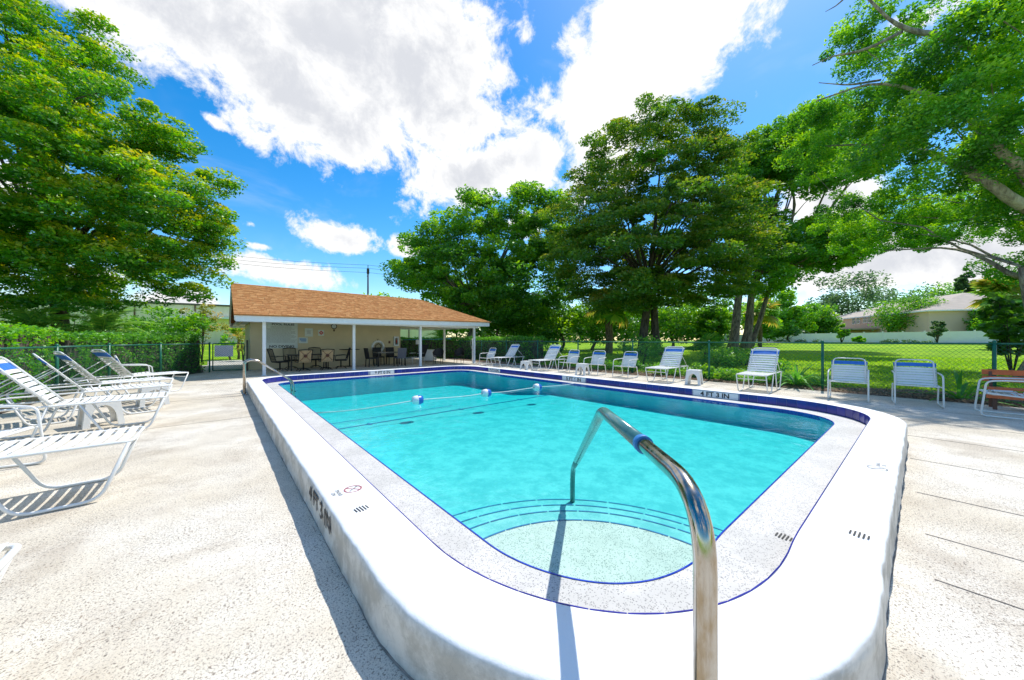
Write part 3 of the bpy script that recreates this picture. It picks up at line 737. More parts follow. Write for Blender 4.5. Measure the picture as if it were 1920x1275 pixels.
# dark strip painted in for the shade under the overhanging coping lip
k = MB(); ring(k, offring(-0.012), offring(0.006), LEDGE_Z + .006, LEDGE_Z + .006, flip=True); k.build('joint_or_lip_shade', 'lip_shade', ledge)
FL0, FL1 = -0.30, -0.50
def floor_z(x, y): q = min(1, max(0, (y - 6.7) / 1.6)); return FL0 + (FL1 - FL0) * q
pf = MB(); nx, ny = 30, 48
gx = [SX0 + (SX1 - SX0) * i / nx for i in range(nx + 1)]; gy = [SY0 + (SY1 - SY0) * j / ny for j in range(ny + 1)]
pf.add([(x, y, floor_z(x, y)) for y in gy for x in gx], [(j * (nx + 1) + i, j * (nx + 1) + i + 1, (j + 1) * (nx + 1) + i + 1, (j + 1) * (nx + 1) + i) for j in range(ny) for i in range(nx)], 0, True)
pfo = pf.build('pool_floor', 'pool_plaster'); tag(pfo, kind='structure')
wl = MB(); ring(wl, offring(-0.372), offring(-0.372), LEDGE_Z - .07, FL1 - .05, flip=True)
wlo = wl.build('pool_wall', 'pool_wall_plaster'); tag(wlo, kind='structure')
# entry steps curved round the near left corner
SC = Vector((1.33, 0.80, 0)); ledge_poly = inner
def inside(p, poly):
    c = False; n = len(poly)
    for i in range(n):
        a, b_ = poly[i], poly[i - 1]
        if (a.y > p.y) != (b_.y > p.y) and p.x < (b_.x - a.x) * (p.y - a.y) / (b_.y - a.y) + a.x: c = not c
    return c
steps = empty('pool_steps', (SC.x, SC.y, -0.3)); tag(steps, kind='structure')
for j, (r_, z_) in enumerate(((1.04, -0.02), (1.30, -0.085), (1.53, -0.15), (1.78, -0.22))):
    st = MB(); n = 64; arc = [Vector((r_ * math.cos(R(-100 + 290 * i / n)), r_ * math.sin(R(-100 + 290 * i / n)), 0)) for i in range(n + 1)]
    tp = [Vector((a.x, a.y, z_ + .3)) for a in arc]; lo = [Vector((a.x, a.y, -.15)) for a in arc]
    st.add([Vector((0, 0, z_ + .3))] + tp + lo, [(0, i + 1, i + 2) for i in range(n)] + [(i + 1, n + 2 + i, n + 3 + i, i + 2) for i in range(n)])
    so_ = st.build('step', 'step_plaster' if j < 1 else 'pool_plaster', steps)
    ln = MB(); segs = 26
    for i in range(segs):
        a0 = -100 + 290 * i / segs; a1 = a0 + 290 / segs * .95; arc2 = [R(a0 + (a1 - a0) * q / 3) for q in range(4)]
        vs = [Vector((rr * math.cos(a), rr * math.sin(a), z_ + .3035)) for a in arc2 for rr in (r_ - .012, r_ + .002)]
        ln.add(vs, [(2 * q, 2 * q + 1, 2 * q + 3, 2 * q + 2) for q in range(3)])
    ln.build('edge_tile', 'tile_line_deep', so_)
# lane line where the floor breaks to the deep end, with cross marks
k = MB(); yl = 6.70
k.box(((SX0 + SX1) / 2, yl, FL0 + .006), (SX1 - SX0 - .1, .04, .006))
for x in (2.2, 4.3, 6.2): k.box((x, yl, FL0 + .0075), (.05, .16, .004))
k.box((3.0, yl + .9, floor_z(0, yl + .9) + .03), (3.2, .035, .004))
k.build('lane_line', 'tile_line_deep', pfo)
wm = MB(); wr = offring(-0.371); n = len(wr)
wm.add([Vector((p.x, p.y, WATER_Z)) for p in wr] + [Vector((p.x, p.y, -.9)) for p in wr], [tuple(range(n)), tuple(reversed(range(n, 2 * n)))] + [(k2, n + k2, n + (k2 + 1) % n, (k2 + 1) % n) for k2 in range(n)])
wat = wm.build('pool_water', 'water'); tag(wat, kind='structure')

# deck sheet with a hole for the pool
DX0, DX1, DY0, DY1 = -4.6, 11.95, -9.0, 24.0
def out_rect(p, c, x0, x1, y0, y1):
    d = p - c; t_ = min((x1 - c.x) / d.x if d.x > 1e-9 else 1e9, (x0 - c.x) / d.x if d.x < -1e-9 else 1e9, (y1 - c.y) / d.y if d.y > 1e-9 else 1e9, (y0 - c.y) / d.y if d.y < -1e-9 else 1e9)
    return c + d * t_
def rect_ring(inner_pts, x0, x1, y0, y1):
    c = sum(inner_pts, Vector()) / len(inner_pts); out = [out_rect(p, c, x0, x1, y0, y1) for p in inner_pts]
    for cor in ((x0, y0), (x1, y0), (x0, y1), (x1, y1)):
        q = Vector((*cor, 0)); i = min(range(len(out)), key=lambda j: (out[j] - q).length); out[i] = q
    return out
din = offring(0.2); dout = rect_ring(din, DX0, DX1, DY0, DY1)
dk = MB(); ring(dk, din, dout, 0, 0, flip=False); ring(dk, dout, dout, 0, -0.12)
for i, f in enumerate(dk.f): pass
deck = dk.build('pool_deck', 'deck_aggregate'); tag(deck, kind='structure')
bmm = bmesh.new(); bmm.from_mesh(deck.data); bmesh.ops.recalc_face_normals(bmm, faces=bmm.faces); bmm.to_mesh(deck.data); bmm.free()
def joint_or_lip_shade(a, b_, wd=0.006):
    k = MB(); k.bar(a, b_, wd, .003); k.build('joint_or_lip_shade', 'joint_sand', deck)
for x in (3.02, 3.68, 4.63, 5.9, 7.3, 8.7, 10.2): joint_or_lip_shade((x, -0.18 if x < 7.9 else 0.6, .0025), (x - .12, -4.5, .0025), .007 if x < 5 else .004)
for y in (10.32, 7.4, 13.6): joint_or_lip_shade((0.50, y, .0025), (-3.2, y + .05, .0025), .003)
for y in (3.4, 6.6, 9.8, 13.2): joint_or_lip_shade((8.36, y, .0025), (11.9, y, .0025), .006)
k = MB(); A_ = [p + nn * .335 for p, nn in zip(base_ring, base_n)]; B_ = [p + nn * (.3435 + .006 * mnoise.noise(Vector((p.x * 5, p.y * 5, 0)))) for p, nn in zip(base_ring, base_n)]; ring(k, B_, A_, .0028, .0028); k.build('joint_or_lip_shade', 'joint_sand', deck)
def ground_z(x, y):
    F = x * SA + y * CA; d = max(0.0, x - 12.2, y - 25, -(x + 5)); return -0.03 + 0.9 * min(1, max(0, (d - 1.5) / 48.0)) ** 1.1
gm = MB(); gin = rect_ring(din, DX0 + .05, DX1 - .05, DY0 + .05, DY1 - .05); prev = gin; c0 = sum(gin, Vector()) / len(gin)
nlev = [0.3, 1.0, 2, 4, 7, 11, 16, 22, 30, 40, 55, 75, 110, 180, 400]
prevring = [Vector((p.x, p.y, -.03)) for p in gin]; verts = list(prevring); faces = []; ng = len(gin)
for L_ in nlev:
    rr_ = rect_ring(din, DX0 - L_, DX1 + L_, DY0 - L_, DY1 + L_); verts += [Vector((p.x, p.y, ground_z(p.x, p.y))) for p in rr_]
for lv in range(len(nlev)):
    for k2 in range(ng): a = lv * ng + k2; b_ = lv * ng + (k2 + 1) % ng; faces.append((a, b_, b_ + ng, a + ng))
gm.add(verts, faces, 0, True); ground = gm.build('lawn', 'lawn'); tag(ground, kind='structure')
bmm = bmesh.new(); bmm.from_mesh(ground.data); bmesh.ops.recalc_face_normals(bmm, faces=bmm.faces)
if sum(f.normal.z for f in bmm.faces) < 0: bmesh.ops.reverse_faces(bmm, faces=bmm.faces)
bmm.to_mesh(ground.data); bmm.free()
# mulch strip along the right fence and dirt under the left hedge
k = MB(); L_ = 60; rr_ = []
for i in range(L_ + 1):
    y = -6 + 27 * i / L_; wv = 1.0 + .25 * math.sin(y * 1.3) + .15 * math.sin(y * 3.7) + (1.6 if y < 0.6 else 0) * min(1, max(0, .6 - y))
    rr_ += [(DX1 + .0, y, -.012 + .01 * math.sin(y * 5)), (DX1 + .25, y, .03), (DX1 + wv * .7, y, .035), (DX1 + wv + .3, y, -.02)]
k.add(rr_, [(4 * i + j, 4 * i + j + 1, 4 * i + j + 5, 4 * i + j + 4) for i in range(L_) for j in range(3)], 0, True)
mul = k.build('mulch_bed', 'mulch'); tag(mul, kind='structure')
n = 9000; P = np.stack([rng.uniform(DX1 - .12, DX1 + 1.5, n), rng.uniform(-6, 12, n), rng.uniform(.025, .06, n)], 1)
P = P[P[:, 0] > DX1 - .02 - .1 * rng.random(len(P)) ** 3]; V, Fq = leaves(P, .055, None, 0, .8, .45)
o = bpy.data.objects.new('fallen_leaves', np_mesh('fallen_leaves', V, Fq, 'leaf_litter', rng.random(len(P)))); C.objects.link(o); tag(o, 'brown dry leaves littering the mulch strip along the fence', 'leaf litter', kind='stuff')
o['kind'] = 'stuff'
k = MB(); k.add([(-6.5, 4, .012), (-3.3, 4, .012), (-2.9, 12.5, .012), (-2.45, 15, .012), (-1.6, 16.8, .012), (-.5, 18.7, .012), (-.7, 24, .012), (-6.5, 24, .012)], [tuple(range(8))])
o = k.build('soil_bed', 'soil'); tag(o, kind='structure')
k = MB(); k.add([(-.4, 19.4, .004), (1.1, 18.4, .004), (2.6, 30, .004), (-.6, 30, .004)], [(0, 1, 2, 3)]); o = k.build('gravel_path', 'concrete'); tag(o, kind='structure')

# ------------------------------------------------------------------ chain-link fences
def chain_fence(name, label, posts, h, z0=0.0, pitch=0.062, wire=0.0024, rail_r=0.021, post_r=0.030, skip=()):
    """posts: (x,y) along the fence; every post and rail a part, the mesh real crossed wires"""
    root = empty(name, (*posts[0], z0)); tag(root, label, 'fence'); o0 = Vector((*posts[0], z0))
    pm = MB(); pm.tube([(0, 0, -.05), (0, 0, h + .03)], post_r, 10); pm.lathe([(post_r * 1.12, h + .02), (post_r * 1.1, h + .05), (post_r * .5, h + .07), (.001, h + .075)], 10); pme = pm.mesh('post', 'green_metal')
    for p in posts:
        o = bpy.data.objects.new('post', pme); link(o, root); o.location = Vector((*p, z0)) - o0
    wv = []; wf = []
    for i in range(len(posts) - 1):
        a = Vector((*posts[i], z0)) - o0; b_ = Vector((*posts[i + 1], z0)) - o0; L = (b_ - a).length; d = (b_ - a).normalized()
        k = MB(); k.tube([a + Vector((0, 0, h)), b_ + Vector((0, 0, h))], rail_r, 8); k.build('top_rail', 'green_metal', root)
        nrm_ = Vector((-d.y, d.x, 0)); hh_ = h - .02; lo = .04
        for sgn in (1, -1):
            s0 = -(hh_ - lo)
            while s0 < L:
                # 45 degree wire from (s0, lo) upwards, clipped to the bay
                u0, z_0, u1, z_1 = s0, lo, s0 + (hh_ - lo), hh_
                if u0 < 0: z_0 += -u0; u0 = 0
                if u1 > L: z_1 -= (u1 - L); u1 = L
                if u1 > u0:
                    ua, ub = (u0, u1) if sgn > 0 else (L - u0, L - u1)
                    pa = a + d * ua + Vector((0, 0, z_0)) + nrm_ * sgn * wire; pb = a + d * ub + Vector((0, 0, z_1)) + nrm_ * sgn * wire
                    dd = (pb - pa).normalized(); s_ = dd.cross(nrm_)
                    nn = len(wv); wv += [pa + nrm_ * wire, pa - nrm_ * wire * .5 + s_ * wire * .87, pa - nrm_ * wire * .5 - s_ * wire * .87, pb + nrm_ * wire, pb - nrm_ * wire * .5 + s_ * wire * .87, pb - nrm_ * wire * .5 - s_ * wire * .87]
                    wf += [(nn, nn + 1, nn + 4, nn + 3), (nn + 1, nn + 2, nn + 5, nn + 4), (nn + 2, nn, nn + 3, nn + 5)]
                s0 += pitch * 1.414
    k = MB(); k.v = [tuple(v_) for v_ in wv]; k.f = wf; k.m = [0] * len(wf); k.sm = [False] * len(wf)
    o = k.build('wire_mesh', 'green_wire', root); o['kind'] = 'stuff'; return root
rp = [(12.22, -6.8), (12.20, -4.1), (12.15, -1.5), (12.12, 1.13), (12.2, 3.9), (12.35, 6.7), (12.5, 9.5), (12.7, 12.3), (12.9, 15.1), (13.1, 17.9), (13.2, 20.7), (13.2, 23.5)]
chain_fence('chain_link_fence', 'green chain link fence behind the row of chairs between the deck and the lawn', rp, 1.27)
lp = [(-3.75, 4.5), (-3.45, 7.2), (-3.15, 9.9), (-2.8, 12.6), (-2.4, 14.9), (-1.55, 16.8), (-.32, 18.75)]
chain_fence('chain_link_fence', 'green chain link fence in front of the clipped hedge behind the left loungers', lp, 1.19)
# gate between the left fence and the pavilion wall, and its back run
gt = empty('chain_link_gate', (-.22, 18.85, 0)); tag(gt, 'chain link gate with a grey panel next to the pavilion wall', 'gate')
k = MB(); k.tube(bend([(0, 0, .06), (0, 0, 1.2), (1.05, 0, 1.2), (1.05, 0, .06), (0, 0, .06)], .05, 3), .02, 8); k.build('gate_frame', 'green_metal', gt)
k = MB()
for i in range(34):
    for sg in (1, -1):
        u0 = -1.1 + i * .088; a, b_ = max(0, u0), min(1.05, u0 + 1.1)
        if b_ > a:
            z0, z1 = .08 + (a - u0), .08 + (b_ - u0); xa, xb = (a, b_) if sg > 0 else (1.05 - a, 1.05 - b_); k.tube([(xa, .003 * sg, z0), (xb, .003 * sg, z1)], .0028, 3, cap=False)
o = k.build('wire_mesh', 'green_wire', gt); o['kind'] = 'stuff'
k = MB(); k.box((.36, .02, .88), (.62, .012, .48)); k.build('panel', 'vinyl', gt)
for x_, h_ in ((1.16, 1.35),):
    k = MB(); k.tube([(x_, 0, -.02), (x_, 0, h_)], .035, 10); k.build('post', 'dark_trim', gt)
gt.rotation_euler = (0, 0, R(-14))

# ------------------------------------------------------------------ pool furniture
def strap_mesh(name, wd, L, mat, sag=0.012):
    k = MB(); ys = [-L / 2 - .012, -L / 2, -L / 4, 0, L / 4, L / 2, L / 2 + .012]; zs = [-.016, .0, -sag * .7, -sag, -sag * .7, .0, -.016]
    vs = []
    for y, z in zip(ys, zs): vs += [(-wd / 2, y, z), (wd / 2, y, z), (wd / 2, y, z - .003), (-wd / 2, y, z - .003)]
    fs = []
    for i in range(6):
        a = i * 4
        for j in range(4): fs.append((a + j, a + (j + 1) % 4, a + 4 + (j + 1) % 4, a + 4 + j))
    k.add(vs, [tuple(reversed(f)) for f in fs], 0, False); return k.mesh(name, mat)
TR = 0.0135
def place_straps(root, me, p0, p1, n, name='strap', t0=0.0, t1=1.0):
    p0 = Vector(p0); p1 = Vector(p1); d = (p1 - p0).normalized(); a = math.atan2(-d.z, d.x)
    for i in range(n):
        o = bpy.data.objects.new(name, me); link(o, root); q = t0 + (t1 - t0) * (i + .5) / n
        o.location = p0.lerp(p1, q) + Vector((-math.sin(-a), 0, math.cos(a))) * (TR + .003) * (1 if d.x > -.999 else 1); o.rotation_euler = (rnd.uniform(-.006, .006), a + rnd.uniform(-.05, .05), rnd.uniform(-.014, .014)); o.location += Vector((rnd.uniform(-.003, .003), 0, rnd.uniform(-.002, .001)))
def make_lounger(back_dx=-.50, back_dz=.65):
    """local +x is the foot end, origin on the ground"""
    root = empty('sun_lounger'); W = .31; zb = .47; xp = -.06
    st = strap_mesh('strap', .056, 2 * W, 'white_strap'); bs = strap_mesh('blue_strap', .125, 2 * W, 'blue_strap')
    k = MB(); k.tube(bend([(-.95, -W, zb - .03), (-.80, -W, zb), (.98, -W, zb), (.98, W, zb), (-.80, W, zb), (-.95, W, zb - .03), (-.95, -W, zb - .03)], .06, 4)[:-1], TR, 8); k.build('bed_frame', 'white_tube', root)
    top = Vector((xp + back_dx, 0, zb + back_dz))
    k = MB(); k.tube(bend([(xp, -W + .03, zb), (top.x, -W + .03, top.z), (top.x, W - .03, top.z), (xp, W - .03, zb)], .10, 6), TR, 8); k.tube([(xp, -W, zb - .004), (xp, W, zb - .004)], .008, 6); k.build('back_frame', 'white_tube', root)
    m_ = Vector((xp, 0, zb)).lerp(top, .62)
    k = MB(); k.tube([(m_.x, -W + .04, m_.z), (-.88, -W + .04, zb + .0)], .008, 6); k.tube([(m_.x, W - .04, m_.z), (-.88, W - .04, zb + .0)], .008, 6); k.tube([(-.88, -W + .03, zb), (-.88, W - .03, zb)], .008, 6); k.build('support_strut', 'white_tube', root)
    for s_ in (-1, 1):
        for (xa, xb, xc, xd) in ((.96, .80, .38, .16), (-.10, -.24, -.62, -.80)):
            k = MB(); k.tube(bend([(xa, s_ * W, zb - .01), (xb, s_ * W, TR), (xc, s_ * W, TR), (xd, s_ * W, zb - .01)], .10, 5), TR, 8); k.build('leg', 'white_tube', root)
        k = MB(); k.tube([(.90, s_ * W, zb - .10), (.22, s_ * W, zb - .10)] if False else [(.925, -W, .36), (.925, W, .36)], .010, 6)
        if s_ > 0: k.build('cross_bar', 'white_tube', root)
    place_straps(root, st, (xp + .02, 0, zb), (.96, 0, zb), 13)
    bp = Vector((xp, 0, zb))
    place_straps(root, st, bp, top, 8, t0=.03, t1=.77); place_straps(root, bs, bp, top, 1, 'blue_strap', .78, .89); place_straps(root, st, bp, top, 1, t0=.88, t1=.97)
    return root
def make_chair():
    """strap armchair, local +x is the front"""
    root = empty('pool_armchair'); W = .285
    st = strap_mesh('strap', .050, 2 * W, 'white_strap', .015); bs = strap_mesh('blue_strap', .085, 2 * W, 'blue_strap')
    sf = Vector((.25, 0, .41)); sb = Vector((-.20, 0, .37)); top = Vector((-.40, 0, .92))
    k = MB(); k.tube(bend([(-.20, -W, .37), (.25, -W, .41), (.25, W, .41), (-.20, W, .37)], .05, 4), TR, 8); k.tube([(-.2, -W, .37), (-.2, W, .37)], .01, 6); k.build('seat_frame', 'white_tube', root)
    k = MB(); k.tube(bend([(-.19, -W + .02, .36), (top.x, -W + .02, top.z), (top.x, W - .02, top.z), (-.19, W - .02, .36)], .10, 6), TR, 8); k.build('back_frame', 'white_tube', root)
    for s_ in (-1, 1):
        y = s_ * (W + .028)
        k = MB(); k.tube(bend([(-.33, y, .66), (.10, y, .645), (.25, y, .62), (.31, y, TR), (-.34, y, TR), (-.24, y, .40), (-.20, y, .37)], .07, 5), TR, 8); k.tube([(.265, y, .40), (.25, s_ * W, .41)], .01, 6); k.build('side_frame', 'white_tube', root)
    place_straps(root, st, sb, sf, 6)
    b0 = Vector((-.19, 0, .37)); place_straps(root, st, b0, top, 7, t0=.04, t1=.72); place_straps(root, bs, b0, top, 1, 'blue_strap', .73, .90)
    return root
def make_stool():
    root = empty('side_table'); top, bot, h = .17, .215, .43; th = .014
    k = MB(); k.box((0, 0, h - .012), (top * 2 + .02, top * 2 + .02, .024)); k.box((0, 0, h + .004), (top * 2 - .03, top * 2 - .03, .010)); k.build('tabletop', 'white_resin', root)
    for i in range(4):
        M = Matrix.Rotation(i * math.pi / 2, 3, 'Z'); m_ = MB(); arch = []
        aw, ah = .14, .33
        for q in range(13):
            a = math.pi * q / 12; arch.append((-aw * math.cos(a), ah * math.sin(a) ** .8))
        def P3(x, z, off=0): t_ = z / h; return M @ Vector((x, -(bot + (top - bot) * t_) + off, z))
        outer = []
        for (ax_, az) in arch:
            f = (ax_ / aw); z = az / ah * 0; outer.append((ax_, az))
        # panel as strips between arch and outline
        left = [(-(bot), 0)] ; vs = []; fs = []
        outp = []
        for q in range(13):
            a = math.pi * q / 12; c_, s_ = -math.cos(a), math.sin(a)
            if q <= 3: zz = (h - .02) * q / 3; outp.append((-(bot + (top - bot) * zz / h), zz))
            elif q >= 9: zz = (h - .02) * (12 - q) / 3; outp.append(((bot + (top - bot) * zz / h), zz))
            else: outp.append((-top + 2 * top * (q - 3) / 6, h - .02))
        for off in (0, th):
            for (a, b_) in zip(arch, outp): vs += [P3(a[0], a[1], off), P3(b_[0], b_[1], off)]
        for q in range(12):
            a = 2 * q; fs.append((a, a + 1, a + 3, a + 2)); b2 = 26 + a; fs.append((b2 + 2, b2 + 3, b2 + 1, b2)); fs.append((a, a + 2, b2 + 2, b2))
        m_.add(vs, fs); m_.build('side_panel', 'white_resin', root)
    return root

PROTO_L = make_lounger(); PROTO_C = make_chair(); PROTO_T = make_stool()
CM = child_map(); USED = set()
def put(proto, label, cat, group, x, y, rz, scale=1.0):
    if proto.name in USED: o = copy_tree(proto, None, CM)
    else: o = proto; USED.add(proto.name)
    o.location = (x, y, 0.002); o.rotation_euler = (0, 0, R(rz)); o.scale = (scale,) * 3
    tag(o, label, cat, group); return o
GL = 'white strap sun loungers with a blue headband'; GC = 'white strap armchairs with a blue headband'; GT = 'small white resin side tables'
# left row: foot ends towards the pool
def lounger_end(x, y, rz):      # near-side foot corner given
    a = R(rz); return x - .98 * math.cos(a) - .31 * math.sin(a), y - .98 * math.sin(a) + .31 * math.cos(a)
for (lab, x, y, rz) in (
        ('sun lounger at the left edge with only its long slatted bed in view', -.57, 4.35, 0),
        ('sun lounger behind the arched side table with the widest blue headband at the left edge', -.62, 7.36, 3),
        ('second reclined lounger of the left row, its blue headband beside the first green fence post', -.68, 9.2, 15),
        ('third reclined lounger of the left row, slim and turned, in front of the lit hedge', -.78, 10.75, 22),
        ('farthest sun lounger of the left row, its foot pointing at the pavilion', -.62, 12.5, 28)):
    cx, cy = lounger_end(x, y, rz); put(PROTO_L, lab, 'sun lounger', GL, cx, cy, rz)
cx, cy = lounger_end(-.64, 1.85, 0); put(PROTO_L, 'sun lounger cut off at the lower left, only one frame corner showing', 'sun lounger', GL, cx, cy, 0)
put(PROTO_C, 'armchair between the two nearest left loungers, its arms in front of the side table', 'armchair', GC, -1.80, 5.85, -14)
put(PROTO_C, 'armchair behind the far end of the left lounger row, in front of the hedge', 'armchair', GC, -1.75, 14.0, 12)
put(PROTO_T, 'side table with arched legs on the left deck, behind the second lounger', 'side table', GT, -1.42, 8.28, 20)
put(PROTO_T, 'side table half hidden among the far left loungers', 'side table', GT, -1.05, 10.15, 15)
# right row: fronts towards the pool (local +x turned to -x)
def rl(x, y): return x + .90, y
for (lab, x, y, rz) in (
        ('sun lounger on the right deck nearest the camera, left of the tall green fence post', 10.05, 2.25, 180),
        ('sun lounger on the right deck with a side table standing at its near side', 10.16, 4.75, 181),
        ('sun lounger on the far right deck with a side table by its foot', 10.15, 10.05, 182),
        ('farthest sun lounger of the right row, next to the smallest armchair', 10.25, 12.9, 183)):
    put(PROTO_L, lab, 'sun lounger', GL, *rl(x, y), rz)
for (lab, x, y, rz) in (
        ('armchair right of the tall green fence post, second from the orange bench', 10.70, .57, 181),
        ('armchair directly left of the strappy plant near the orange bench', 10.92, -.42, 183),
        ('armchair left of the middle lounger, turned slightly, in front of the dark shrub', 10.98, 6.25, 176),
        ('armchair behind the side table in the middle of the right row', 10.98, 7.55, 184),
        ('armchair next to the far lounger, low, in front of the lawn', 11.0, 8.85, 178),
        ('smallest and farthest armchair of the right row, nearest the pavilion', 10.55, 13.9, 180)):
    put(PROTO_C, lab, 'armchair', GC, x, y, rz)
put(PROTO_C, 'armchair seen from the side with a cloth on its seat, before the orange bench', 'armchair', GC, 10.43, -1.42, 90)
for (lab, x, y) in (('side table on the right deck beside the middle lounger, standing free', 10.85, 3.88), ('side table in front of the armchair in the middle of the right row', 10.52, 7.78), ('side table at the foot of the far right lounger', 9.98, 10.35)):
    put(PROTO_T, lab, 'side table', GT, x, y, 8)
k = MB(); nx = 8
k.add([(.0 + .36 * i / nx, .24 * j / 3 + .012 * math.sin(i * 2.1 + j), .012 * math.sin(i * 1.7) * math.cos(j * 2) + (-.10 * max(0, i - 6) / 2)) for j in range(4) for i in range(nx + 1)], [(j * (nx + 1) + i, j * (nx + 1) + i + 1, (j + 1) * (nx + 1) + i + 1, (j + 1) * (nx + 1) + i) for j in range(3) for i in range(nx)], 0, True)
o = k.build('towel', 'white_strap', None, (10.27, -1.50, .445), 0.1); tag(o, 'crumpled white cloth lying on the seat of the armchair by the orange bench', 'towel')

# orange wooden bench at the right edge
bn_ = empty('garden_bench', (11.55, -2.15, 0)); tag(bn_, 'orange wooden slat bench on the deck edge behind the rightmost armchair', 'bench')
for z, x in ((.70, .18), (.57, .15)):
    k = MB(); k.box((x, 0, z), (.03, 1.7, .105)); k.build('back_slat', 'orange_wood', bn_)
for i in range(4):
    k = MB(); k.box((-.26 + i * .105, 0, .40), (.09, 1.7, .028)); k.build('seat_slat', 'orange_wood', bn_)
k = MB(); k.box((-.30, 0, .29), (.028, 1.7, .14)); k.build('apron', 'orange_wood', bn_)
for y in (-.75, .75):
    for x in (-.27, .12):
        k = MB(); k.box((x, y, .19), (.05, .05, .38)); k.build('leg', 'brown_paint', bn_)
    k = MB(); k.bar((.12, y, .38), (.20, y, .76), .05, .04, up=(0, 1, 0)); k.build('back_post', 'brown_paint', bn_)

# ------------------------------------------------------------------ handrails
hr = empty('pool_handrail', (.82, .27, 0)); tag(hr, 'stainless steel handrail with a green vinyl grip over the near pool steps', 'handrail')
D = Vector((.7071, .7071, 0)); hb = Vector((0, 0, 0))
near = [hb + Vector((0, 0, -.02)), hb + Vector((0, 0, .40)), hb + Vector((0, 0, .995)), D * .40 + Vector((0, 0, .985)), D * .44 + Vector((0, 0, .982))]
k = MB(); k.tube(bend(near, .17, 9), .0245, 20); k.build('steel_pipe', 'stainless', hr)
sleeve = [D * .42 + Vector((0, 0, .983)), D * 1.10 + Vector((0, 0, .955)), D * 2.14 + Vector((0, 0, .30))]
k = MB(); k.tube(bend(sleeve, .07, 6), .029, 18); k.build('grip_sleeve', 'vinyl_grip', hr)
k = MB(); k.tube([D * .405 + Vector((0, 0, .984)), D * .435 + Vector((0, 0, .983))], .032, 18); k.build('collar', 'blue_print', hr)
k = MB(); k.tube(bend([D * 2.12 + Vector((0, 0, .315)), D * 2.42 + Vector((0, 0, .125)), D * 2.47 + Vector((0, 0, -.02)), D * 2.47 + Vector((0, 0, -.22))], .08, 6), .0235, 16); k.build('steel_pipe', 'vinyl_grip', hr)
k = MB(); k.lathe([(.001, .02), (.055, .018), (.06, .002)], 20); k.build('flange', 'stainless', hr)
ld = empty('pool_ladder', (.46, 10.40, 0)); tag(ld, 'pair of stainless grab rails of the ladder crossing the left curb', 'ladder')
for y in (0, .42):
    k = MB(); pts = [(0, y, -.02), (0, y, .80), (.10, y, .86), (.26, y, .83), (1.00, y, .25), (1.02, y, -.35)]
    k.tube(bend(pts, .12, 6), .0225, 14); k.build('rail', 'stainless', ld)
    k = MB(); k.lathe([(.001, .02), (.05, .018), (.055, .002)], 16, (0, y, 0)); k.build('flange', 'stainless', ld)
for z in (-.02, -.16, -.30):
    k = MB(); k.box((1.03, .21, z), (.06, .42, .02)); k.build('tread', 'black_wicker', ld)

# rope with floats across the pool
r0 = Vector((1.26, 6.60, .075)); r1 = Vector((7.62, 5.93, .11)); k = MB(); pts = []
fl = [Vector((3.04, 6.36, .12)), Vector((4.63, 6.14, .12)), Vector((6.20, 6.02, .12))]; ctrl = [r0] + fl + [r1]
for i in range(len(ctrl) - 1):
    for q in range(8): 
        p = ctrl[i].lerp(ctrl[i + 1], q / 8); p.z -= .02 * math.sin(math.pi * q / 8) + (.015 if i == 0 else 0) * math.sin(math.pi * q / 8); p.y += .03 * math.sin(q * .8) * (1 if i % 2 else -1); pts.append(p)
pts.append(r1); ro = empty('float_rope', r0); tag(ro, 'safety rope stretched across the pool at the start of the deep end', 'rope')
k.tube([p - r0 for p in pts], .010, 6); k.build('cord', 'rope', ro)
for i, p in enumerate(fl):
    e = empty('rope_float', p); d = (ctrl[i + 2] - ctrl[i]).normalized(); e.rotation_euler = d.to_track_quat('X', 'Z').to_euler()
    tag(e, ['half blue half white float on the pool rope, nearest to the left ladder', 'middle blue and white float on the pool rope', 'blue and white rope float nearest to the right side of the pool'][i], 'rope float', 'floats on the pool rope')
    MX = Matrix.Rotation(R(90), 3, 'Y'); prof_ = [(.025, -.115), (.075, -.10), (.092, -.05), (.095, 0)]
    k = MB(); k.lathe(prof_, 18, M=MX); k.build('white_half', 'float_white', e)
    k = MB(); k.lathe([(r_, -z_) for r_, z_ in reversed(prof_)], 18, M=MX); k.build('blue_half', 'float_blue', e)

# ------------------------------------------------------------------ pavilion
pv = empty('pavilion', (1.2, 16.0, 0)); tag(pv, 'open pool pavilion with an orange shingle roof on white posts', 'pavilion')
PO = Vector((1.2, 16.0, 0))
RX0, RX1, RY0, RY1, RYM = .42, 11.75, 15.3, 23.5, 19.4; RIDGE = 3.90; RHX = 9.4
def eave(x): return 2.27 + .13 * (x - RX0) / (RX1 - RX0)
def pbuild(mb, name, mat): 
    o = mb.build(name, mat, pv); o.data.transform(Matrix.Translation(-PO)); return o
# fascia boards
k = MB(); k.bar((RX0, RY0, eave(RX0) - .13), (RX1, RY0, eave(RX1) - .13), .04, .25); pbuild(k, 'fascia', 'white_paint')
k = MB(); k.bar((RX1, RY0 + .02, eave(RX1) - .13), (RX1, RY1, eave(RX1) - .13), .04, .25); pbuild(k, 'fascia', 'white_paint')
k = MB(); k.bar((RX0, RY1, eave(RX0) - .13), (RX1, RY1, eave(RX1) - .13), .04, .25); pbuild(k, 'fascia', 'white_paint')
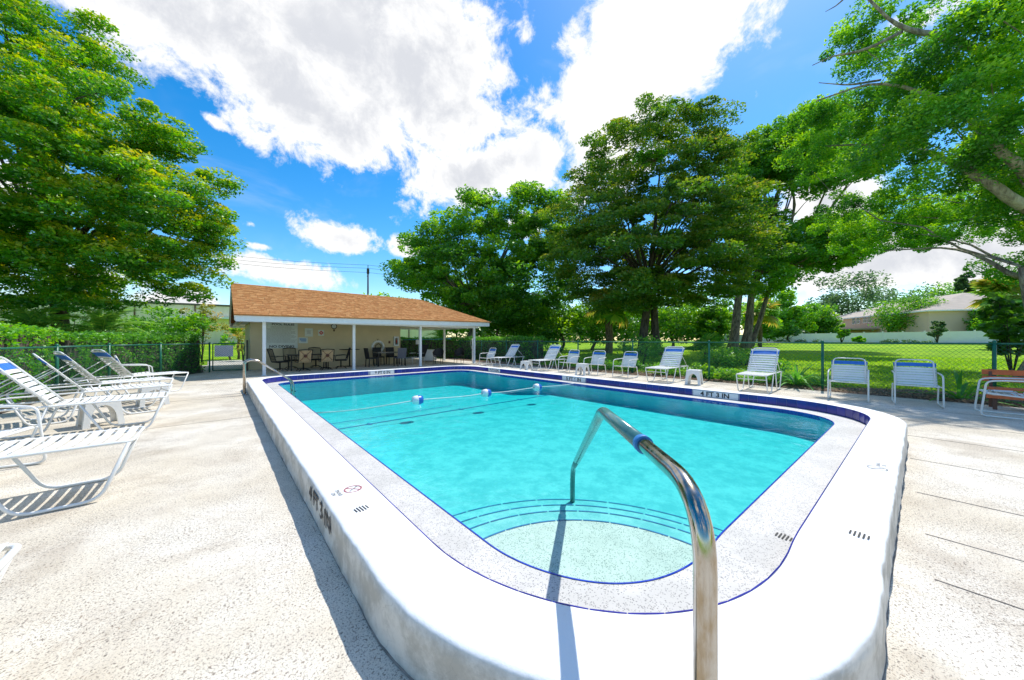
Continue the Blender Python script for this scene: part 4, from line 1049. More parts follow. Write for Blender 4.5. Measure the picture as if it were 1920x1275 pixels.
# rake board and gable wall at the left end
k = MB(); k.bar((RX0 - .01, RY0, eave(RX0) - .12), (RX0 - .01, RYM, RIDGE - .12), .04, .22); k.bar((RX0 - .01, RYM, RIDGE - .12), (RX0 - .01, RY1, eave(RX0) - .12), .04, .22); pbuild(k, 'rake_board', 'white_paint')
k = MB(); k.add([(RX0 + .25, RY0 + .3, 2.1), (RX0 + .25, RY1 - .3, 2.1), (RX0 + .25, RYM, RIDGE - .2), (RX0 + .31, RY0 + .3, 2.1), (RX0 + .31, RY1 - .3, 2.1), (RX0 + .31, RYM, RIDGE - .2)], [(0, 2, 1), (3, 4, 5), (0, 1, 4, 3), (1, 2, 5, 4), (2, 0, 3, 5)]); pbuild(k, 'gable_wall', 'beige_wall')
# roof deck (front slope, back slope, right hip) as a thin shell under the shingles
E0 = Vector((RX0 - .05, RY0 - .06, eave(RX0) - .005)); E1 = Vector((RX1 + .06, RY0 - .06, eave(RX1) - .005)); K0 = Vector((RX0 - .05, RYM, RIDGE)); K1 = Vector((RHX, RYM, RIDGE))
B0 = Vector((RX0 - .05, RY1 + .06, eave(RX0) - .005)); B1 = Vector((RX1 + .06, RY1 + .06, eave(RX1) - .005))
dz = Vector((0, 0, -.04)); k = MB(); pts = [E0, E1, K0, K1, B0, B1]
k.add(pts + [p + dz for p in pts], [(0, 1, 3, 2), (2, 3, 5, 4), (1, 5, 3), (6, 8, 9, 7), (8, 10, 11, 9), (7, 9, 11), (0, 6, 7, 1), (4, 5, 11, 10), (1, 7, 11, 5)]); pbuild(k, 'roof_deck', 'shingle')
def shingles(e0, e1, k0, k1, courses=38, wd=.20):
    V = []; Fq = []; tint = []; nrm_ = (e1 - e0).cross(k0 - e0).normalized()
    if nrm_.z < 0: nrm_ = -nrm_
    for c in range(courses):
        q0 = c / courses; q1 = min(1, (c + 1.25) / courses)
        a0, b0 = e0.lerp(k0, q0), e1.lerp(k1, q0); a1, b1 = e0.lerp(k0, q1), e1.lerp(k1, q1); L = (b0 - a0).length
        if L < .1: continue
        s_ = -rnd.random() * wd
        while s_ < L:
            ww = wd * rnd.uniform(.75, 1.25); u0 = max(0, s_) / L; u1 = min(L, s_ + ww - .008) / L
            if u1 > u0:
                th = rnd.uniform(.009, .02); lift = nrm_ * th; low = nrm_ * .003; jut = (a0 - a1).normalized() * rnd.uniform(0, .015)
                p = [a0.lerp(b0, u0) + lift + jut, a0.lerp(b0, u1) + lift + jut, a1.lerp(b1, u1) + low, a1.lerp(b1, u0) + low, a0.lerp(b0, u0) - nrm_ * .002 + jut, a0.lerp(b0, u1) - nrm_ * .002 + jut]
                n = len(V); V += p; Fq += [(n, n + 1, n + 2, n + 3), (n + 4, n + 5, n + 1, n)]; tv = rnd.random() ** 1.2; tint += [tv, tv]
            s_ += ww
    return V, Fq, tint
V = []; Fq = []; tint = []
for args in ((E0, E1, K0, K1), (E1, B1, K1, K1 + Vector((0, .01, 0))), (B0, B1, K0, K1)):
    v_, f_, t_ = shingles(*args); n = len(V); V += v_; Fq += [tuple(n + i for i in f) for f in f_]; tint += t_
me = np_mesh('shingles', np.array([tuple(v - PO) for v in V]), np.array(Fq), 'shingle', np.array(tint)); o = bpy.data.objects.new('shingles', me); link(o, pv); o['kind'] = 'stuff'
k = MB(); k.add([(RX0 + .1, RY0 + .02, 2.14), (RX1 - .02, RY0 + .02, 2.22), (RX1 - .02, RY1, 2.22), (RX0 + .1, RY1, 2.14)], [(0, 1, 2, 3)]); pbuild(k, 'ceiling', 'soffit')
POSTS = [(1.26, 15.62), (4.54, 15.93), (7.75, 15.9), (11.0, 15.75), (11.1, 19.3), (11.1, 22.9)]
for (x, y) in POSTS:
    k = MB(); k.box((x, y, 1.09), (.105, .105, 2.18)); k.box((x, y, .012), (.16, .16, .02)); pbuild(k, 'post', 'white_paint')
k = MB(); k.box((6.1, 15.72, 2.09), (10.3, .09, .12)); k.box((11.08, 19.3, 2.10), (.09, 7.4, .12)); pbuild(k, 'beam', 'white_paint')
WX0, WX1, WY = 1.02, 7.95, 18.9
k = MB(); k.box(((WX0 + WX1) / 2, WY + 2.0, 1.08), (WX1 - WX0, 4.0, 2.16)); pbuild(k, 'storeroom_wall', 'beige_wall')
k = MB(); k.box((WX0 + .35, WY - .012, .05), (.2, .02, .1)); 
def onwall(px, py, y=WY):
    r = (px - 960) / F_PX; Fd = y / (-r * SA + CA); return Vector((Fd * (SA + r * CA), y, EYE + (637.5 - py) * Fd / F_PX))
def wall_box(name, label, cat, x0, y0, x1, y1, mat, th=.015, group=None):
    a = onwall(x0, y0); b_ = onwall(x1, y1); zt = (onwall(x0, y0).z + onwall(x1, y0).z) / 2; zb = (onwall(x0, y1).z + onwall(x1, y1).z) / 2
    wd = b_.x - a.x; h = zt - zb; e = empty(name, ((a.x + b_.x) / 2, WY - .002, (zt + zb) / 2)); tag(e, label, cat, group)
    k = MB(); k.box((0, -th / 2 - .002, 0), (wd, th, h)); k.build('board', mat, e); return e, wd, h, th
def fl_(e, body, size, x, z, mat, th, sx=1.0): return lettering(body, size, frame_matrix((x, -th - .006, z), (1, 0, 0), (0, 0, 1)), mat, e, sx)
e, wd, h, th = wall_box('pool_rules_sign', 'large white pool rules sign with black text on the pavilion wall', 'sign', 497.5, 605.5, 558, 653, 'sign_white')
fl_(e, 'POOL RULES', .125, .05, h / 2 - .075, 'black_print', th, 1.25); fl_(e, 'NO DIVING', .15, 0, -h / 2 + .085, 'black_print', th, 1.25)
k = MB(); z = h / 2 - .18
for i in range(15):
    x = -wd / 2 + .06 + (.14 if i < 2 else 0); lim = wd / 2 - .08 - (.2 if i % 4 == 3 else .03 * (i % 3)) - (.14 if i < 2 else 0)
    while x < lim:
        L = rnd.uniform(.02, .075); k.box((x + L / 2, -th - .004, z), (L, .001, .016)); x += L + .012
    z -= .052
k.build('fine_print', 'grey_print', e)
e, wd, h, th = wall_box('notice', 'small framed white notice on the wall, beside the pool rules sign', 'sign', 571.5, 615.5, 586.5, 631, 'sign_white')
k = MB(); [k.box((0, -th - .004, .08 - .035 * i), (.18 - .04 * (i % 2), .001, .012)) for i in range(5)]; k.build('fine_print', 'grey_print', e)
e, wd, h, th = wall_box('notice', 'small white sign with a red diamond on the pavilion wall', 'sign', 596.5, 618.5, 607.5, 629.5, 'sign_white')
k = MB(); M = Matrix.Rotation(R(90), 3, 'X') @ Matrix.Rotation(R(45), 3, 'Z'); k.box((0, -th - .004, 0), (.15, .15, .003), rot=M); k.build('red_diamond', 'red_print', e); k = MB(); k.box((0, -th - .007, 0), (.05, .05, .002), rot=M); k.build('centre', 'sign_white', e)
e, wd, h, th = wall_box('notice', 'low blue and white notice at the lower right corner of the pool rules sign', 'sign', 559.5, 632.5, 577, 643.5, 'sign_white')
k = MB(); [k.box((-.02 + .02 * i, -th - .004, .07 - .055 * i), (.28 - .07 * (i == 2), .001, .035)) for i in range(3)]; k.build('blue_print', 'blue_print', e)
# clock
c = onwall(626, 612); ck = empty('wall_clock', (c.x, WY, c.z)); tag(ck, 'round dark framed clock with a short pendulum on the pavilion wall', 'clock')
MXc = Matrix.Rotation(R(90), 3, 'X'); k = MB(); k.lathe([(.001, .01), (.13, .01), (.14, .05), (.11, .055), (.105, .03)], 24, M=MXc); k.build('rim', 'black_metal', ck)
k = MB(); k.disc((0, 0, 0), .105, 24, z=.034, M=MXc); k.build('face', 'sign_white', ck)
k = MB(); k.bar((0, -.037, 0), (.05, -.037, .03), .008, .004); k.bar((0, -.037, 0), (-.01, -.037, .075), .006, .004); k.build('hands', 'black_print', ck)
k = MB(); k.box((0, -.03, -.21), (.07, .03, .09)); k.box((0, -.03, -.15), (.02, .02, .06)); k.build('pendulum', 'brown_paint', ck)
# extinguisher box, outlet, lifebuoy
e, wd, h, th = wall_box('extinguisher_cabinet', 'narrow white fire extinguisher cabinet at the right end of the pavilion wall', 'cabinet', 737.5, 631, 746.5, 648.5, 'white_paint', .10)
k = MB(); k.box((0, -th - .006, 0), (wd * .55, .006, h * .72)); k.build('window', 'window_glass', e); k = MB(); k.tube([(0, -th - .012, -.12), (0, -th - .012, .08)], .03, 10); k.build('cylinder', 'red_print', e)
c = onwall(730, 641.5); k = MB(); k.box((0, -.025, 0), (.09, .05, .14)); o = k.build('junction_box', 'brown_paint', None, (c.x, WY, c.z)); tag(o, 'small brown electrical box on the wall above the wicker chairs', 'electrical box')
c = onwall(708, 650); lb = empty('lifebuoy', (c.x, WY - .07, c.z)); tag(lb, 'white lifebuoy ring hanging on the pavilion wall behind the wicker chairs', 'lifebuoy')
k = MB(); k.tube([(math.cos(a) * .30, 0, math.sin(a) * .30) for a in [2 * math.pi * i / 32 for i in range(32)]], .065, 10, closed=True); k.build('ring', 'float_white', lb)
k = MB()
k.tube([(math.cos(a) * .15, -.04, math.sin(a) * .15 + .02 * math.sin(5 * a)) for a in [2 * math.pi * i / 20 for i in range(20)]], .018, 6, closed=True); k.tube([(.0, -.03, .30), (-.06, -.03, .42), (.04, -.03, .42)], .012, 6); k.build('line', 'black_metal', lb)

# patio furniture under the roof
def patio_chair(kind):
    root = empty('patio_chair'); fm = 'black_metal'
    if kind == 'sling':
        k = MB()
        for s_ in (-1, 1):
            k.tube(bend([(.27, s_ * .28, .62), (-.15, s_ * .29, .65), (-.28, s_ * .27, .62)], .06, 3), .014, 6); k.tube([(.22, s_ * .28, .62), (.20, s_ * .26, .40)], .012, 6)
            k.tube(bend([(.25, s_ * .25, .40), (-.22, s_ * .25, .38), (-.36, s_ * .26, .92)], .06, 4), .015, 6)
        k.tube([(-.36, -.26, .92), (-.37, 0, .945), (-.36, .26, .92)], .02, 6); k.tube([(.25, -.25, .4), (.25, .25, .4)], .013, 6); k.build('frame', fm, root)
        k = MB(); k.box((.01, 0, .405), (.46, .46, .05)); k.build('seat', 'tan_sling', root)
        k = MB(); k.bar((-.235, 0, .44), (-.345, 0, .89), .44, .03, up=(1, 0, 0)); bk = k.build('backrest', 'tan_sling', root)
        k = MB(); 
        for a_, b_ in (((-.262, -.2, .45), (-.365, .2, .88)), ((-.262, .2, .45), (-.365, -.2, .88))): k.tube([a_, b_], .010, 5)
        k.lathe([(.001, 0), (.07, .0), (.07, .02), (.001, .03)], 12, (-.318, 0, .665), M=Matrix.Rotation(R(-104), 3, 'Y')); k.build('ornament', 'brown_paint', root)
    elif kind == 'bars':
        k = MB()
        for s_ in (-1, 1):
            k.tube(bend([(.27, s_ * .28, .40), (.25, s_ * .28, .62), (-.15, s_ * .29, .65), (-.28, s_ * .27, .62)], .06, 3), .014, 6)
            k.tube(bend([(.25, s_ * .25, .40), (-.22, s_ * .25, .38), (-.38, s_ * .25, .95)], .06, 4), .015, 6)
        k.tube([(-.38, -.25, .95), (-.39, 0, .98), (-.38, .25, .95)], .022, 6); k.tube([(.25, -.25, .4), (.25, .25, .4)], .013, 6)
        for i in range(9): y = -.2 + .05 * i; k.tube([(-.24, y, .46), (-.375, y, .95)], .006, 4)
        k.build('frame', fm, root)
        k = MB(); k.box((.01, 0, .405), (.46, .46, .06)); k.build('seat', 'black_wicker', root)
    if kind in ('sling', 'bars'):
        k = MB(); k.tube([(0, 0, .06), (0, 0, .39)], .03, 8)
        for i in range(4): a = R(45 + 90 * i); k.tube([(0, 0, .12), (math.cos(a) * .2, math.sin(a) * .2, .09), (math.cos(a) * .3, math.sin(a) * .3, .015)], .016, 6)
        k.build('swivel_base', fm, root)
    if kind in ('wicker', 'grey'):
        m_ = 'black_wicker' if kind == 'wicker' else 'grey_sling'
        k = MB(); k.box((0, 0, .43), (.44, .46, .06)); k.build('seat', m_, root)
        k = MB(); k.bar((-.21, 0, .42), (-.30, 0, .94), .46, .035, up=(1, 0, 0)); k.build('backrest', m_, root)
        for x, y in ((.2, .2), (.2, -.2), (-.2, .2), (-.2, -.2)): k = MB(); k.bar((x, y, .42), (x * 1.12, y * 1.05, 0), .035, .035, up=(0, 1, 0)); k.build('leg', fm, root)
    if kind == 'tub':
        k = MB(); k.lathe([(.001, .42), (.24, .42), (.25, .45), (.001, .46)], 16); k.build('seat', 'black_wicker', root)
        k = MB(); n = 14; vs = []
        for i in range(n + 1):
            a = R(90 + 180 * i / n); tp = .66 + .24 * math.sin(math.pi * i / n) ** 1.2
            for rr, z in ((.25, .46), (.29, tp), (.26, tp), (.22, .46)): vs.append((rr * math.cos(a) * 1.05, rr * math.sin(a) * 1.1, z))
        k.add(vs, [(4 * i + j, 4 * i + (j + 1) % 4, 4 * i + 4 + (j + 1) % 4, 4 * i + 4 + j) for i in range(n) for j in range(4)]); k.build('backrest', 'black_wicker', root)
        for x, y in ((.19, .19), (.19, -.19), (-.17, .19), (-.17, -.19)): k = MB(); k.tube([(x, y, .43), (x * 1.15, y * 1.15, 0)], .013, 6); k.build('leg', fm, root)
    return root
GP = 'dark patio chairs under the pavilion roof'
def pchair(proto, lab, x, y, rz):
    if proto.name in USED: o = copy_tree(proto, None, CM)
    else: o = proto; USED.add(proto.name)
    o.location = (x, y, .002); o.rotation_euler = (0, 0, R(rz)); tag(o, lab, 'chair', GP)
P1, P2, P3, P4, P5 = [patio_chair(k_) for k_ in ('sling', 'bars', 'wicker', 'grey', 'tub')]; CM = child_map()
pchair(P1, 'patio chair with a tan crossed backrest, left of the two alike', 2.72, 16.75, 95); pchair(P1, 'patio chair with a tan crossed backrest, right of the two alike', 3.60, 16.75, 88)
pchair(P2, 'dark barred patio chair facing right, below the pool rules sign', 1.95, 17.35, 15)
pchair(P2, 'dark barred patio chair against the wall, behind the left tan chair', 2.50, 18.35, -85); pchair(P2, 'dark barred patio chair against the wall, behind the right tan chair', 3.50, 18.35, -92)
pchair(P2, 'dark barred patio chair facing left, beside the second white post', 4.30, 17.1, 172)
pchair(P3, 'black wicker chair facing right at the left end of the wicker table', 5.75, 17.2, 5); pchair(P3, 'black wicker chair against the wall below the lifebuoy', 6.45, 18.2, -88)
pchair(P3, 'black wicker chair against the wall below the electrical box', 7.15, 18.2, -92); pchair(P4, 'grey high backed chair turned away from the pool at the wicker table', 7.02, 16.75, 92)
pchair(P5, 'round backed tub chair standing between the third and fourth white posts', 9.15, 16.6, 225); pchair(P5, 'round backed tub chair next to the last white post', 10.55, 16.65, 215)
def table(name, lab, x, y, L, Wd, h, mat='table_glass', round_=False):
    e = empty(name, (x, y, 0)); tag(e, lab, 'table'); k = MB()
    if round_: k.lathe([(.001, h), (L / 2, h), (L / 2, h - .03), (.001, h - .03)], 24); k.build('tabletop', mat, e); k = MB(); k.tube([(0, 0, .02), (0, 0, h - .03)], .035, 8); k.lathe([(.001, .03), (.25, .025), (.27, .0)], 18); k.build('pedestal', 'black_metal', e)
    else:
        k.box((0, 0, h - .02), (L, Wd, .035)); k.build('tabletop', mat, e)
        for a in (-1, 1):
            for b_ in (-1, 1): k = MB(); k.box((a * (L / 2 - .06), b_ * (Wd / 2 - .06), (h - .04) / 2), (.045, .045, h - .04)); k.build('leg', 'black_metal', e)
table('patio_table', 'dark dining table among the tan backed patio chairs', 3.05, 17.55, 1.55, .95, .70, 'black_metal')
table('wicker_table', 'rectangular glass topped table among the wicker chairs', 6.75, 17.45, 1.5, .85, .72)
table('bistro_table', 'round dark bistro table behind the second white post', 5.0, 18.25, .95, .95, .88, 'black_metal', True)
# black sling lounger standing beyond the wall end
e = empty('black_lounge_chair', (8.45, 17.7, 0), R(200)); tag(e, 'black sling lounge chair with a raised back, right of the wall end', 'lounge chair')
k = MB(); k.bar((-.25, 0, .36), (-.62, 0, 1.08), .58, .02, up=(1, 0, 0)); k.build('backrest', 'black_wicker', e); k = MB(); k.box((.25, 0, .36), (1.0, .58, .02)); k.build('seat', 'black_wicker', e)
for x in (-.25, .65):
    for y in (-.28, .28): k = MB(); k.tube([(x, y, .36), (x, y, 0)], .016, 6); k.build('leg', 'white_tube', e)
k = MB(); k.tube([(-.25, -.3, .37), (.75, -.3, .37)], .016, 6); k.tube([(-.25, .3, .37), (.75, .3, .37)], .016, 6); k.tube([(-.2, -.3, .6), (.3, -.3, .6)], .014, 6); k.tube([(-.2, .3, .6), (.3, .3, .6)], .014, 6); k.build('frame', 'white_tube', e)
# cloth-covered bin and folded umbrella, hose pole
e = empty('covered_table', (10.0, 19.4, 0)); tag(e, 'small table under a hanging grey white cloth, behind the middle post', 'table'); k = MB(); n = 28; vs = []
for z, r_ in ((.74, .0), (.74, .42), (.68, .45), (.3, .47), (.06, .50)):
    for i in range(n): a = 2 * math.pi * i / n; rr = r_ + (.03 * math.sin(a * 7) * (1 if z < .7 else 0)); vs.append((rr * math.cos(a), rr * math.sin(a), z))
k.add(vs, [(j * n + i, j * n + (i + 1) % n, (j + 1) * n + (i + 1) % n, (j + 1) * n + i) for j in range(4) for i in range(n)], 0, True); k.build('cloth', 'white_paint', e)
c = at(886, 679.5); e = empty('shower_pole', c); tag(e, 'thin pale pole with a coiled hose on it beside the last pavilion post', 'pole')
k = MB(); k.tube([(0, 0, 0), (0, 0, 1.45)], .035, 8); k.build('pole', 'white_paint', e)
k = MB(); k.tube([(.0 + .16 * math.cos(a), -.05 + .02 * math.sin(3 * a), 1.10 + .36 * math.sin(a)) for a in [2 * math.pi * i / 24 for i in range(24)]], .014, 6, closed=True); k.build('hose', 'concrete', e)
e = empty('leaf_skimmer', (9.6, 19.6, 1.38)); tag(e, 'long blue pole with a white net lying across the fence behind the pavilion posts', 'skimmer')
k = MB(); k.tube([(-1.2, 0, -.02), (2.0, -.3, .05)], .016, 6); k.build('pole', 'blue_print', e); k = MB(); k.box((-.2, -.05, -.15), (.35, .05, .30)); k.build('net', 'white_paint', e)

# ------------------------------------------------------------------ buildings beyond
def wallseg(mb, a, b_, z0, z1, th=.3, mi=0):
    a = Vector((a.x, a.y, 0)); b_ = Vector((b_.x, b_.y, 0)); mb.bar(a + Vector((0, 0, (z0 + z1) / 2)), b_ + Vector((0, 0, (z0 + z1) / 2)), th, z1 - z0, mi=mi)
wA = far(-60, 41); wB = far(438, 54); wdv = (wB - wA); wC = wA + wdv * 2.4
wh = empty('warehouse', (wA.x, wA.y, 0)); tag(wh, 'long cream metal warehouse with a dark roof edge behind the left hedge', 'building')
def wpart(fn, name, mat): k = MB(); fn(k); o = k.build(name, mat, wh); o.data.transform(Matrix.Translation(-Vector((wA.x, wA.y, 0)))); return o
wpart(lambda k: wallseg(k, wA, wC, 0, 6.9, 1.0), 'wall', 'metal_siding')
wd_ = (wC - wA); wd_.z = 0; wL = wd_.length; wdn = wd_.normalized(); wn_ = Vector((wdn.y, -wdn.x, 0))
wpart(lambda k: wallseg(k, wA + wn_ * .56, wC + wn_ * .56, 6.72, 7.0, .10), 'roof_edge', 'dark_trim')
for i in range(9):
    p = wA + wdn * (8 + i * 6.5) + wn_ * .55; wpart(lambda k: k.box((p.x, p.y, 3.4), (.16, .16, 6.7)), 'downspout', 'brown_paint')
for i in range(int(wL / 1.0)):
    pass
k = MB()
for i in range(int(wL / .9)): p = wA + wdn * (i * .9) + wn_ * .51 - Vector((wA.x, wA.y, 0)); p.z = 0; k.box((p.x, p.y, 3.35), (.05, .05, 6.7))
o = k.build('wall_ribs', 'metal_siding', wh); o['kind'] = 'stuff'
wpart(lambda k: (wallseg(k, wA + wdn * 18 + wn_ * 1.2, wA + wdn * 30 + wn_ * 1.2, 4.7, 4.95, 1.2)), 'canopy', 'white_paint')

# two-storey townhouse
hA = far(1542, 92); hB = far(1742, 60); hC = far(1850, 58); hA.z = hB.z = hC.z = 0
hu = empty('townhouse', (hB.x, hB.y, 0)); tag(hu, 'long two storey beige townhouse with a grey hip roof beyond the white fence', 'building'); HB = Vector((hB.x, hB.y, 0))
def hpart(k, name, mat): o = k.build(name, mat, hu); o.data.transform(Matrix.Translation(-HB)); return o
d1 = (hA - hB); L1 = d1.length; d1.normalize(); nA = Vector((-d1.y, d1.x, 0));
if nA.dot(-hB) < 0: nA = -nA
EV = 6.75
back = -nA * 22
k = MB(); c_ = [hA, hB, hB + back, hA + back]; k.add([Vector((p.x, p.y, 0)) for p in c_] + [Vector((p.x, p.y, EV)) for p in c_], [(0, 1, 5, 4), (1, 2, 6, 5), (2, 3, 7, 6), (3, 0, 4, 7)]); hpart(k, 'wall', 'house_wall')
ov = .7; q = [hA + d1 * ov + nA * ov, hB - d1 * ov + nA * ov, hB + back - d1 * ov - nA * ov, hA + back + d1 * ov - nA * ov]; mid0 = (hA + back / 2) - d1 * 9; mid1 = (hB + back / 2) + d1 * 9
k = MB(); zt = EV + 3.9; vs = [Vector((p.x, p.y, EV)) for p in q] + [Vector((mid0.x, mid0.y, zt)), Vector((mid1.x, mid1.y, zt))] + [Vector((p.x, p.y, EV - .22)) for p in q]
k.add(vs, [(0, 1, 5, 4), (1, 2, 5), (2, 3, 4, 5), (3, 0, 4)]); hpart(k, 'roof', 'house_roof')
k = MB(); k.add(vs, [(6, 7, 1, 0), (7, 8, 2, 1), (8, 9, 3, 2), (9, 6, 0, 3), (9, 8, 7, 6)]); hpart(k, 'roof_edge', 'vinyl')
for (px, py) in ((1551, 605.5), (1605, 601), (1626, 598.5), (1662, 597)):
    # intersect pixel ray with facade
    r = Vector(((px - 960) / F_PX * CA + SA, -(px - 960) / F_PX * SA + CA, 0)); t_ = (hB.dot(nA) + .06) / r.dot(nA); P = r * t_; zc = EYE + (637.5 - py) * t_ / F_PX
    k = MB()
    for s_ in (-.75, .75): k.bar(P + d1 * (s_ - .6) + Vector((0, 0, zc)), P + d1 * (s_ + .6) + Vector((0, 0, zc)), .10, 1.7)
    o = hpart(k, 'window', 'vinyl')
    for s_ in (-.75, .75):
        for z2 in (-.38, .38):
            k = MB(); k.bar(P + nA * .06 + d1 * (s_ - .48) + Vector((0, 0, zc + z2)), P + nA * .06 + d1 * (s_ + .48) + Vector((0, 0, zc + z2)), .06, .66)
            o2 = k.build('pane', 'window_glass', o); o2.data.transform(Matrix.Translation(-HB))
k = MB(); a = hA + nA * 2.2; b_ = hB + d1 * 12 + nA * 2.2; k.bar(Vector((a.x, a.y, 3.75)), Vector((b_.x, b_.y, 3.75)), 5.0, .25); hpart(k, 'porch_roof', 'house_roof')
for (px, py) in ((1748, 583), (1775, 572), (1780, 576)):
    pass

# white vinyl fence across the lawn
vA = far(1330, 90); vB = far(1990, 42); vd = (vB - vA); vd.z = 0; vL = vd.length; vd.normalize()
vf = empty('vinyl_fence', (vA.x, vA.y, 0)); tag(vf, 'long white vinyl privacy fence across the far side of the lawn', 'fence'); npan = int(vL / 2.44); pm_ = MB(); pm_.box((0, 0, .9), (2.36, .04, 1.65)); pm_.box((0, 0, 1.74), (2.36, .07, .08)); pm_.box((0, 0, .1), (2.36, .07, .1)); pme = pm_.mesh('panel', 'vinyl')
qm = MB(); qm.box((0, 0, .92), (.13, .13, 1.95)); qm.box((0, 0, 1.92), (.17, .17, .05)); qme = qm.mesh('post', 'vinyl')
for i in range(npan):
    p = vA + vd * (i * 2.44); z = ground_z(p.x, p.y) + .02
    for me_, off, nm in ((pme, 1.22, 'panel'), (qme, 0, 'post')):
        o = bpy.data.objects.new(nm, me_); link(o, vf); pp = p + vd * off; o.location = (pp.x - vA.x, pp.y - vA.y, z); o.rotation_euler = (0, 0, math.atan2(vd.y, vd.x))

# utility pole and wires
up = far(690, 58); e = empty('utility_pole', (up.x, up.y, 0)); tag(e, 'dark utility pole standing behind the pavilion roof', 'utility pole')
k = MB(); k.tube([(0, 0, 0), (0, 0, 13.9)], [.19, .13], 8); k.build('pole', 'pole_wood', e)
k = MB(); k.tube([(0, 0, 13.8), (0, 0, 14.5)], .06, 6); k.box((.0, 0, 13.4), (.34, .34, .9)); k.box((0, .25, 12.6), (.1, .5, .1)); k.build('insulator', 'pole_wood', e)
for (y0, y1, y2) in ((470, 497, 506), (484, 511, 520), (478, 503, 512)):
    a = far(300, 50, y=y0 - 8); b_ = far(690, 58, y=y1); c = far(980, 66, y=y2 + 12); k = MB()
    pts = [a.lerp(b_, q / 8) - Vector((0, 0, .5 * math.sin(math.pi * q / 8))) for q in range(8)] + [b_.lerp(c, q / 8) - Vector((0, 0, .4 * math.sin(math.pi * q / 8))) for q in range(9)]
    k.tube(pts, .024, 5); o = k.build('power_line', 'cable'); tag(o, 'thin power line strung past the utility pole', 'power line', 'power lines at the utility pole')
    o['label'] = {470: 'highest of the three power lines at the utility pole', 484: 'lowest of the three power lines at the utility pole', 478: 'middle one of the three power lines at the utility pole'}[y0]

# ------------------------------------------------------------------ hedges and planting on the left
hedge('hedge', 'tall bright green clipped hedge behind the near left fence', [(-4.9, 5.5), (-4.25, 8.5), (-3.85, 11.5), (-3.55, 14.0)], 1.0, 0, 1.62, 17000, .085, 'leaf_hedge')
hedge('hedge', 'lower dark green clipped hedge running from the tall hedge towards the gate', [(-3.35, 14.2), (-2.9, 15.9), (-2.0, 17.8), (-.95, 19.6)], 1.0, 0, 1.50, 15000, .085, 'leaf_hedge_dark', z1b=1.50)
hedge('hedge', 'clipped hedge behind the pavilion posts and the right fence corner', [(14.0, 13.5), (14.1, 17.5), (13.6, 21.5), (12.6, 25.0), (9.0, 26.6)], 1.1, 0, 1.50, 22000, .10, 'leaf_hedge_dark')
FR = [frond_mesh('frond', 1.9, 26, .42, 'leaf_palm'), frond_mesh('frond', 1.7, 24, .38, 'leaf_palm', .6, .8), frond_mesh('frond', 2.0, 26, .40, 'leaf_palm', .35, .5)]
def pp(px, F): p = far(px, F); p.z = max(-.02, ground_z(p.x, p.y)); return p
palm('date_palm', 'bushy date palm with arching fronds behind the hedge at the far left', 'palm tree', pp(62, 13.5), 1.75, .16, FR, 30, (-5, 75), 'date palms behind the left hedge')
palm('date_palm', 'bushy date palm with a dark shaggy trunk, second from the left behind the hedge', 'palm tree', pp(192, 14.5), 1.65, .20, FR, 32, (-5, 78), 'date palms behind the left hedge')
palm('areca_palm', 'small yellow green palm with curved fronds beside the pavilion gable', 'palm tree', pp(447, 23), 1.4, .07, [frond_mesh('frond', 1.3, 18, .34, 'leaf_yellowing', .8, .7), frond_mesh('frond', 1.2, 18, .3, 'leaf_bright', .7, .8)], 18, (10, 80), scale=1.2)
palm('areca_palm', 'dark palm seen under the right half of the pavilion roof', 'palm tree', pp(828, 32), 1.4, .12, FR[:2], 18, (0, 75))
shrub('broadleaf_shrub', 'rounded bright green shrub overtopping the hedge in front of the warehouse', pp(322, 19), [lobe(322, 610, 19, 58, 34), lobe(350, 612, 19, 30, 26), lobe(290, 618, 19, 30, 20)], 60, .35, 70, .15, 'leaf_bright')
shrub('variegated_shrub', 'thin variegated yellow pink shrub right of the bright green shrub', pp(378, 20), [lobe(375, 598, 20, 30, 34), lobe(392, 612, 20, 26, 24)], 26, .3, 40, .15, 'leaf_yellowing')
shrub('broadleaf_shrub', 'dark green undergrowth between the two date palms', pp(130, 16), [lobe(120, 612, 16, 60, 26), lobe(245, 612, 17, 40, 24), lobe(20, 612, 15, 50, 24)], 60, .4, 70, .15, 'leaf_hedge_dark')
shrub('croton', 'low yellow and red leaved plant behind the gate', pp(455, 21), [lobe(452, 645, 21, 18, 22)], 14, .25, 50, .13, 'leaf_yellowing')
shrub('young_shrub', 'bright lemon green shrub at the end of the dark hedge', pp(432, 22), [lobe(428, 640, 22, 16, 14)], 12, .25, 50, .13, 'leaf_hedge')

# ------------------------------------------------------------------ planting on the right
BL = [blade_mesh('leaf', .95, .085, 'leaf_strap', .9, tv=.6), blade_mesh('leaf', .85, .075, 'leaf_strap', 1.2, tv=.85), blade_mesh('leaf', 1.0, .075, 'leaf_strap', .5, tv=.45)]
BA = [blade_mesh('leaf', 1.15, .085, 'leaf_strap', .4, tv=.25), blade_mesh('leaf', .95, .08, 'leaf_strap', .6, tv=.4), blade_mesh('leaf', 1.1, .075, 'leaf_strap', .25, tv=.2)]
for i, (x, y, s_, n) in enumerate(((12.6, 1.75, .85, 60), (12.75, 2.3, .75, 50), (12.55, 2.75, .65, 40), (12.9, 1.25, .6, 30))):
    blade_plant('strap_leaf_plant', ['full clump of strap leaves right of the nearest right lounger', 'middle strap leaf clump behind the nearest right lounger', 'strap leaf clump on the left of those behind the nearest right lounger', 'small strap leaf clump behind the tall green fence post'][i], (x, y, 0), BL, n, group='strap leaf clumps along the fence', scale=s_, tilt=(-5, 40))
blade_plant('spiky_plant', 'large dark spiky plant between the armchair and the orange bench', (12.45, -1.12, 0), BA, 24, scale=.95, tilt=(0, 60))
